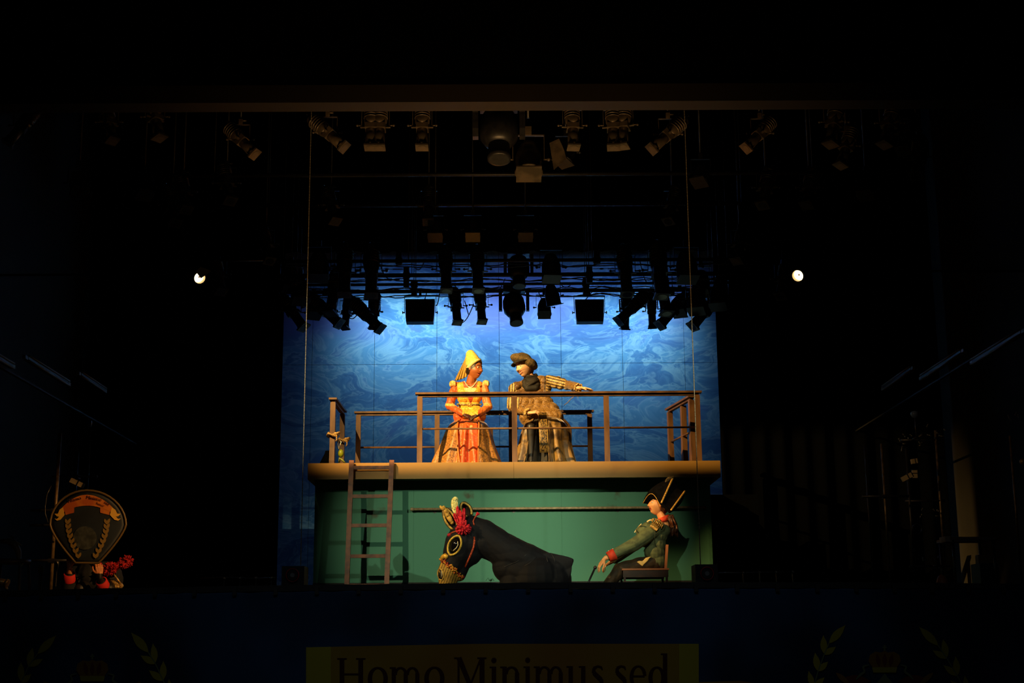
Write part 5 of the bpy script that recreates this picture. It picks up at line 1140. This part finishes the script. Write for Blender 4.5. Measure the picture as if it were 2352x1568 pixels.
# officer's chair
oc = mat('dark_varnish', '#3a2010', .4, col2='#24140a', scale=9); edge = mat('varnish_edge', '#a8683c', .4)
ch = thing('box_chair', V(Q(1484, 1310).x, Yc, 0), 'dark wooden chair with a boxed seat under the officer', 'chair')
x0, x1 = Q(1431, 1310, -.25).x, Q(1535, 1310, -.25).x; zs = Q(1484, 1306, -.25).z; y0_, y1_ = Yc-.25, Yc+.25
MB().b2((x0-.01, y0_-.008, zs-.014), (x1+.01, y1_, zs+.006)).build('seat', edge, ch)
for y in (y0_+.012, y1_-.012):
    MB().b2((x0+.0, y-.01, zs-.10), (x1, y+.01, zs-.016)).build('apron', oc, ch)
for x, dx_ in ((x0+.012, .03), (x1-.016, -.015)):
    for y in (y0_+.02, y1_-.02): MB().beam((x+dx_, y, 0), (x, y, zs-.016), .026, .03).build('leg', oc, ch)
for y in (y0_+.02, y1_-.02): MB().beam((x1-.03, y, zs), (x1-.002, y, Q(1535, 1250, -.25).z), .03, .022, (0, 1, 0)).build('backrest_post', edge, ch)
MB().b2((x1-.022, y0_+.03, zs+.06), (x1-.006, y1_-.03, Q(1535, 1252, -.25).z)).build('backrest', oc, ch)
for y in (y0_+.02,): MB().beam((x0+.03, y, .14), (x1-.03, y, .14), .02, .02).build('stretcher', oc, ch)
# ================================================================ HORSE HEAD PUPPET
Yh = 17.2
Q = lambda x, y, dy=0: P(x, y, Yh+dy)
s = ppm(Q(1100, 1260))
hp = thing('horse_puppet', V(Q(1170, 1300).x, Yh, 0), 'large dark velvet horse head and neck costume bowed to the stage floor', 'puppet')
m = MB()
def hc(lst, n=20): m.chain([(Q(x, y, dy), r/s) for x, y, r, dy in lst], n)
hc([(1065, 1226, 33, 0), (1060, 1246, 38, 0), (1053, 1270, 36, 0), (1043, 1292, 30, 0), (1031, 1314, 26, 0), (1029, 1332, 22, 0)])
hc([(1084, 1216, 29, 0), (1078, 1250, 34, 0), (1080, 1270, 28, 0), (1062, 1292, 20, 0), (1054, 1318, 17, 0)])
hc([(1082, 1210, 27, 0), (1110, 1226, 34, 0), (1140, 1250, 38, 0), (1172, 1275, 44, 0), (1205, 1293, 48, 0), (1240, 1308, 44, 0), (1270, 1316, 40, 0)])
hc([(1112, 1246, 34, 0), (1150, 1268, 30, 0)]); hc([(1172, 1300, 42, 0), (1230, 1335, 66, 0), (1262, 1336, 52, 0)])
gx0, gx1 = Q(1145, 1340).x, Q(1308, 1340).x
[hc([(1186, 1346, 40, d_), (1262, 1346, 44, d_)]) for d_ in (-.06, .06)]; hc([(1176, 1368, 27, 0), (1266, 1368, 27, 0)])
m.prism([Q(x_, y_, -.15) for x_, y_ in ((1240, 1272), (1262, 1268), (1290, 1273), (1317, 1284), (1315, 1302), (1305, 1338), (1300, 1365), (1240, 1365))], V(0, .30, 0))
gld, navy = np.array(lin('#b08c3c')), np.array(((.0055, .006, .0095)))
def fh(co):
    px, py = nproj(co); c = np.tile(navy, (len(co), 1)); k = (py-1288) - (px-1010)*.78
    muz = (k > 0) & (px < 1078) & (py > 1280); c[muz] = gld
    st = muz & (np.sin(px*1.05+py*.38) > .55); c[st] = lin('#5c4418'); return c
me = fuse(m, .0085, 6, .5, lambda co, no: wrinkle(.016, 17, 41, (1, 0, -1.2))(co, no)*np.clip((co[:, 0]-Q(1120, 1250).x)/.3, .12, 1))
paint(me, fh); hb_ = place('head_and_neck', me, mat('velvet_attr', (1, 1, 1), .72, attr=True, col2=(.75, .75, .8), scale=10, sheen=.03, bump=.1, spec=.2), hp, 'dark navy velvet with a gold muzzle')
bth = bvh(me); oh = org(hp)
def hh(px, py, off_=.004): d = (P(px, py, Yh)-CAM).normalized(); h = bth.ray_cast(CAM-oh, d); return (h[0]+oh-d*off_) if h[0] is not None else P(px, py, Yh-.12)
ytrim = mat('yellow_trim', '#d8b43c', .6, col2='#a8842c', scale=50, bump=.4)
alm = []
for i in range(28):
    t = 2*PI*i/28; ux, uy = 14*math.cos(t), 24*math.sin(t)*(1-.12*abs(math.cos(t))); a = .42
    alm.append((1044+ux*math.cos(a)-uy*math.sin(a), 1252+ux*math.sin(a)+uy*math.cos(a)))
m = MB(); m.tube([hh(x, y, .006) for x, y in alm], .0125, 8, True); m.build('eye_trim', ytrim, hp)
e = [(1044+(x-1044)*.78, 1252+(y-1252)*.8) for x, y in alm]; cc = hh(1044, 1252, .03)
m = MB(); m.loft([[hh(x, y, .004) for x, y in e], [hh(x, y, .004).lerp(cc, .45)+V(0, -.012, 0) for x, y in e], [hh(x, y, .004).lerp(cc, .8)+V(0, -.006, 0) for x, y in e]]); m.build('glass_eye', mat('black_glass', (.003, .003, .004), .08), hp)
MB().tube([hh(x, y, .035) for x, y in ((1051, 1243), (1052, 1251), (1048, 1258), (1041, 1264))], .0045, 6).build('eye_highlight', mat('white_piping', '#e8dcb0', .5), hp)
redrope = mat('red_gold_cord', '#c04a18', .6, col2='#7a1c0c', scale=90, bump=.6, thr=(.45, .55))
MB().tube([hh(x, y, .006) for x, y in ((1089, 1232), (1090, 1242), (1088, 1256), (1083, 1270), (1078, 1281), (1073, 1291), (1069, 1302))], .012, 8).build('bridle_cheek_strap', redrope, hp)
MB().tube([hh(x, y, .006) for x, y in ((1094, 1184), (1090, 1189), (1087, 1196), (1089, 1206))], .009, 8).build('bridle_crown_strap', redrope, hp)
MB().tube([hh(x, y, .006) for x, y in ((1033, 1226), (1040, 1222), (1047, 1220), (1052, 1217))], .008, 8).build('brow_strap', redrope, hp)
redf = mat('red_feather', '#e01830', .7, col2='#a80c1c', scale=40, bump=.6)
def tuft(c, r, n, seed, nm='pompom', sq=1):
    m = MB(); rn = random.Random(seed)
    for i in range(n):
        d = V(rn.gauss(0, 1), rn.gauss(0, .7), rn.gauss(0, 1)).normalized(); m.cap(c+d*r*.35, c+d*r*rn.uniform(.8, 1.08), .012*sq, .009*sq, 6)
    m.ball(c, r*.6, 12); return m
m = tuft(hh(1064, 1212, .05), .088, 130, 5); rn = random.Random(6)
for bx, by, tx, ty, w_ in ((1058, 1206, 1051, 1162, .020), (1062, 1204, 1066, 1166, .022), (1054, 1204, 1044, 1178, .016), (1058, 1200, 1057, 1172, .018)):
    for k in range(9):
        u = rn.uniform(-1, 1); v = rn.uniform(-1, 1); m.chain([(Q(bx+u*3, by, -.17+v*.02), .008), (Q((bx+tx)/2+u*4.5, (by+ty)/2, -.16+v*.03), .012), (Q(tx+u*2.5, ty+abs(u)*4, -.14+v*.02), .006)], 6)
o = m.build('feather_pompom', redf, hp, 'bright red feather pompom')
m = MB(); m.chain([(Q(1046, 1182, -.06), .030), (Q(1045, 1168, -.05), .040), (Q(1044, 1156, -.05), .043), (Q(1044.5, 1149, -.05), .040), (Q(1046, 1146.5, -.05), .034)], 14)
rn = random.Random(8)
for i in range(26): a = Q(1040+rn.uniform(0, 12), 1146+rn.uniform(0, 26), -.09); m.cap(a, a+V(rn.uniform(-.008, .02), -.006, rn.uniform(-.01, .03)), .006, .004, 5)
m.build('cream_plume', mat('cream_plume', '#f6ec9c', .8, col2='#f0e294', scale=25), hp, 'rounded cream plume')
for (cx, cy), sd in (((1097, 1180), 3), ((1032, 1229), 9)): tuft(hh(cx, cy, .0), .022, 20, sd, sq=.6).build('red_pompom', redf, hp)
# ears
earo = mat('gold_ear_edge', '#cda84a', .6, col2='#8a6a28', scale=30, bump=.3); eari = mat('ear_lining', '#3a2810', .8, col2='#1c120a', scale=20)
for bx, by, tx, ty, w_, lean in ((1045, 1213, 1021, 1168, 11, -.02), (1078, 1184, 1062, 1155, 11, .10)):
    L = V(tx-bx, ty-by, 0); nn = V(-L.y, L.x, 0).normalized(); L1, R1, C1 = [], [], []
    for i in range(13):
        t = i/12; wd = w_*(math.sin(PI*min(1, t*.8+.14))**.8)*(1 if t < .97 else .3); c = V(bx, by, 0)+L*t
        a = c+nn*wd; b = c-nn*wd; L1.append(Q(a.x, a.y, lean-.08)); R1.append(Q(b.x, b.y, lean-.08)); C1.append(Q(c.x, c.y, lean+.02))
    o = MB().loft([L1, [a.lerp(b, .35)+V(0, .03, 0) for a, b in zip(L1, C1)], C1, [a.lerp(b, .35)+V(0, .03, 0) for a, b in zip(R1, C1)], R1], cap=False, closed=False).build('ear', earo if False else eari, hp); solid(o, .02, 1)
    MB().tube(L1+R1[::-1], .013, 8).build('ear_trim', earo, hp)
m = MB(); m.chain([(Q(1024, 1176, -.10), .024), (Q(1030, 1186, -.11), .032), (Q(1038, 1199, -.11), .026)]).chain([(Q(1014, 1166, -.1), .020), (Q(1022, 1170, -.11), .026), (Q(1028, 1178, -.11), .022)]).ball(Q(1019, 1164, -.11), .018, 8).ball(Q(1012, 1163, -.1), .014, 8)
m.build('ear_lining_flap', mat('golden_cloth', '#d8aa48', .7, col2='#a87c2c', scale=30, bump=.4), hp, 'bunched golden cloth at the front ear')
# muzzle beads, noseband, nostril
m = MB().tube([hh(x, y, .003) for x, y in ((1016, 1282), (1019, 1278), (1023, 1276), (1028, 1280))], .030, 10); m.build('noseband', mat('gold_band', '#d8a83c', .5, .3), hp)
beadm = [mat('bead_amber', '#b8601c', .3), mat('bead_red', '#8c1c10', .3), mat('bead_gold', '#c8902c', .35, .4)]
rn = random.Random(12)
for i in range(84):
    t = rn.random(); px = 1012+t*50+rn.uniform(-4, 4); py = 1284+t*40+rn.uniform(-5.5, 4.5); c = hh(px, py, .008); r = rn.uniform(.009, .014)
    MB().ball(c, r, 8).build('bead', beadm[rn.choice((0, 0, 1, 2))], hp)
alm = [(1012+6.5*math.cos(t)+2*math.sin(t)*0, 1319+13*math.sin(t)) for t in [2*PI*i/20 for i in range(20)]]
alm = [(x+(y-1319)*.12, y) for x, y in alm]
MB().tube([hh(x, y, .004) for x, y in alm], .008, 8, True).build('nostril_trim', earo, hp)
cc = hh(1013, 1319, .012); MB().loft([[hh(x, y, .003) for x, y in [(1012+(a-1012)*.8, 1319+(b-1319)*.85) for a, b in alm]], [hh(x, y, .003).lerp(cc, .7) for x, y in alm]]).build('nostril', black, hp)
MB().tube([hh(x, y, .016) for x, y in ((1014, 1311), (1015, 1319), (1013, 1327))], .003, 6).build('nostril_highlight', MATS['white_piping'], hp)
for pts in ([(1134, 1305), (1150, 1300), (1175, 1290), (1195, 1275), (1208, 1259)], [(1192, 1300), (1205, 1292), (1218, 1280), (1228, 1264)], [(1236, 1266), (1244, 1280), (1246, 1290)], [(1254, 1270), (1261, 1282), (1263, 1292)]):
    pts = [(x+12, y) for x, y in pts]
    MB().tube([hh(x, y, .000) for x, y in pts], .0045, 6).build('fold_seam', mat('navy_seam', '#16181e', .5), hp)
# ================================================================ SHIELD BEARER, far left
Ys = 14.0
Q = lambda x, y, dy=0: P(x, y, Ys+dy)
sb = thing('person', V(Q(205, 1340).x, Ys+.25, 0), 'crouching person in a dark coat with red cuffs, hidden behind a large blue shield', 'person')
hd4 = Head(Q(212, 1262, .30), (.15, -.95, -.2), (0, 0, 1), 1.0)
m = MB(); hd4.add(m)
nk = Q(210, 1296, .32); m.cap(nk, hd4.W(0, -.02, -.06), .055, .05)
sl, sr = Q(172, 1318, .34), Q(250, 1320, .34); el, er = Q(158, 1352, .12), Q(246, 1362, .16); wl_, wr_ = Q(160, 1306, -.02), Q(228, 1325, -.02)
pel = V(Q(210, 1340).x, Ys+.45, .22)
m.cap(sl, sr, .06, .06).cap(nk-V(0, 0, .08), pel, .12, .15).chain([(sl, .05), (el, .04), (wl_, .027)]).chain([(sr, .05), (er, .04), (wr_, .027)])
for a_ in (-1, 1):
    k = V(pel.x+a_*.14, Ys+.12, .12); m.chain([(pel+V(a_*.09, 0, 0), .085), (k, .06), (V(pel.x+a_*.2, Ys+.4, .05), .045)])
hand(m, Q(229, 1322, -.03), (-.08, -.1, 1), (.35, -.9, .1), 1.0, (.5, .9, .7), .35, -1)
hand(m, Q(160, 1302, -.02), (.0, -.1, 1), (-.35, -.9, .1), 1.0, (.5, .9, .7), .35, 1)
body_obj(m, sb, 'warm_skin_b', hd4, '#d08450', '#a04030', '#2a160c', legz=.26)
m = MB(); m.cap(sl, sr, .085, .085).cap(nk-V(0, 0, .12), pel, .16, .19).chain([(sl, .08), (el, .07), (el.lerp(wl_, .6), .055)]).chain([(sr, .08), (er, .07), (er.lerp(wr_, .6), .055)])
cloth(m, sb, 'coat', mat('dark_navy_coat', '#10141c', .8), .009, 3, wrinkle(.008, 25, 9))
for e, w_, nm in ((el, wl_, 'l'), (er, wr_, 'r')):
    d = (w_-e).normalized(); x = d.orthogonal().normalized(); y = d.cross(x); c = e.lerp(w_, .55)
    MB().loft([[c+d*h+(x*math.cos(t)+y*math.sin(t))*r for t in [2*PI*i/20 for i in range(20)]] for h, r in ((-.03, .06), (.05, .056), (.052, .045))], cap=False).build('cuff', mat('crimson_cuff', '#c01c18', .75), sb)
c = Q(268, 1340, .2); m = MB().ball(c, (.075, .06, .03), 14, Matrix.Rotation(.4, 3, 'Y'))
m.tube([c+V(-.03, -.05, .10), c+V(.02, -.05, .04), c+V(.05, -.05, .0)], .010, 6)
for k in range(9): a = c+V(-.06+.015*k, -.05, -.01); m.cap(a, a+V(.006, -.01, -.035), .009, .007, 6)
m.build('epaulette', gold, sb)
MB().ball(hd4.W(0, -.01, .07), (.10, .12, .085), 18).build('hat', mat('dark_hat', (.01, .01, .012), .8), sb)
m = MB(); rn = random.Random(17)
for i in range(620):
    t = rn.random(); c = Q(243+t*52, 1310-t*22, .1); d = V(rn.gauss(0, 1), rn.gauss(0, .6), rn.gauss(0, 1)).normalized(); R_ = (.05+.02*math.sin(t*9))*rn.uniform(.75, 1)
    m.cap(c+d*R_*.5, c+d*R_, .010, .006, 5)
m.cap(Q(243, 1310, .1), Q(292, 1290, .1), .035, .035); m.cap(hd4.W(.09, 0, .05), Q(243, 1310, .1), .012, .02, 8)
m.build('plume', mat('dark_red_plume', '#b80c18', .75, col2='#7c0810', scale=40), sb, 'fluffy dark red plume sticking out to the right')
# shield
sh = thing('shield', V(Q(205, 1290).x, Ys-.06, Q(205, 1292).z), 'large pear-shaped dark blue shield with gold ribbon and laurel, held upright', 'shield')
xc = Q(203, 1200, -.08).x; rim = []
for t in [PI*i/20 for i in range(21)]: rim.append((math.cos(t)*87, 1205-math.sin(t)*78))
for k in range(1, 12): u = k/12; rim.append((-87*(1-u)**.75+(-26)*(1-(1-u)**.75), 1205+88*u))
low = [(-26, 1293), (26, 1293)]
rim = rim[:21]+[(-87+61*(u**1.35), 1205+88*u) for u in [k/10 for k in range(1, 11)]]+[(87-61*((1-u)**1.35), 1205+88*(1-u)) for u in [k/10 for k in range(0, 10)]]
def sp(dx_, py, o=0): return V(Q(203+dx_, py, -.08).x, Ys-.08-.035*(1-(dx_/90)**2)-o, Q(203+dx_, py, -.08).z)
m = MB(); cpt = sp(0, 1210); ringO = [sp(x_, y_) for x_, y_ in rim]
rings = [[cpt.lerp(p, k/8)+V(0, -.035*(1-(k/8)**2)*0, 0) for p in ringO] for k in range(1, 9)]
rings = [[sp((x_)*k/8, 1210+(y_-1210)*k/8) for x_, y_ in rim] for k in range(1, 9)]
o = m.loft(rings).build('board', mat('shield_blue', '#16222e', .6, col2='#10181f', scale=5), sh); solid(o, .012, 0)
MB().tube([p+V(0, -.008, 0) for p in ringO], .011, 8, True).build('rim', mat('dull_gold_rim', '#6a5630', .5, .3), sh)
def sflat(polys, nm, m_, o_=.004):
    m = MB(); [m.prism([sp(x_, y_, o_+.010) for x_, y_ in p], V(0, .003, 0)) for p in polys]; return m.build(nm, m_, sh)
rb = mat('ribbon_orange', '#c8781c', .6, col2='#a85014', scale=6); rb2 = mat('ribbon_yellow', '#d8a83c', .6)
def band(s_):
    out = []; N = 10
    for i in range(N):
        a0, a1 = [(x_*s_, 1137+((x_/57)**2)*28*1.0, 1162+((x_/57)**2)*16) for x_ in (57*i/N, 57*(i+1)/N)]
        out.append([(a0[0], a0[1]), (a1[0], a1[1]), (a1[0], a1[2]), (a0[0], a0[2])])
    return out
sflat(band(1)+band(-1), 'ribbon', rb)
for s_ in (-1, 1):
    sflat([[(s_*x_, y_) for x_, y_ in ((30, 1166), (52, 1172), (50, 1183), (30, 1178))]], 'ribbon_fold', rb, .003)
    sflat([[(s_*x_, y_) for x_, y_ in ((56, 1165), (64, 1171), (68, 1180), (76, 1180), (70, 1186), (65, 1187), (70, 1192), (76, 1191), (70, 1196), (62, 1194), (52, 1183))]], 'ribbon_tail', rb2, .006)
    prev = None
    for k in range(8):
        u = k/7; x_, y_ = s_*(45-3*u-22*u*u), 1192+u*78
        sflat([leaf((x_, y_+13), (x_+6.5, y_-1), 3.2), leaf((x_, y_+13), (x_-5.5, y_), 3.2)], 'laurel_leaf', mat('laurel_gold', '#80662c', .6), .003+.0008*k)
sflat([[(-5+27*math.cos(t), 1236+27*math.sin(t)*1.0) for t in [2*PI*i/24 for i in range(24)]]], 'crest', mat('crest_grey', '#3a3f3c', .7, col2='#1f2422', scale=14))
def txt(body, dx_, py, size, rot, m_):
    c = bpy.data.curves.new('inscription', 'FONT'); c.body = body; c.size = size; c.extrude = .001; c.align_x = 'CENTER'; c.resolution_u = 3
    o = bpy.data.objects.new('tmp', c); COL.objects.link(o); dg = bpy.context.evaluated_depsgraph_get(); me = bpy.data.meshes.new_from_object(o.evaluated_get(dg)); bpy.data.objects.remove(o)
    p0 = sp(dx_, py, .020)
    me.transform(Matrix.Translation(p0) @ Matrix.Rotation(rot, 4, 'Y') @ Matrix.Rotation(PI/2, 4, 'X')); return place('inscription', me, m_, sh)
ink = mat('ink_brown', '#501808', .7)
txt('Minimus', 16, 1149, .046, .16, ink); txt('sed', 44, 1159, .040, .5, ink); txt('honor', 30, 1162, .034, .36, ink); txt('Homo', -26, 1151, .046, -.26, ink)
# stray gold threads on the stage edge by the horse
m = MB(); c = Q(1127, 1335, -3.2); 
c = P(1127, 1334, 14)
for i in range(5): a = rn.uniform(-1, 1); m.tube([c+V(a*.02, 0, 0), c+V(a*.05, 0, .02+.02*abs(a)), c+V(a*.09, 0, .004)], .0022, 5)
m.cyl(c+V(0, 0, .01), V(c.x, 14, 0), .002, n=5); m.solo('dried_twig', mat('straw', '#8a7a40', .8), 'small tuft of straw-coloured threads in front of the horse neck', 'twig')
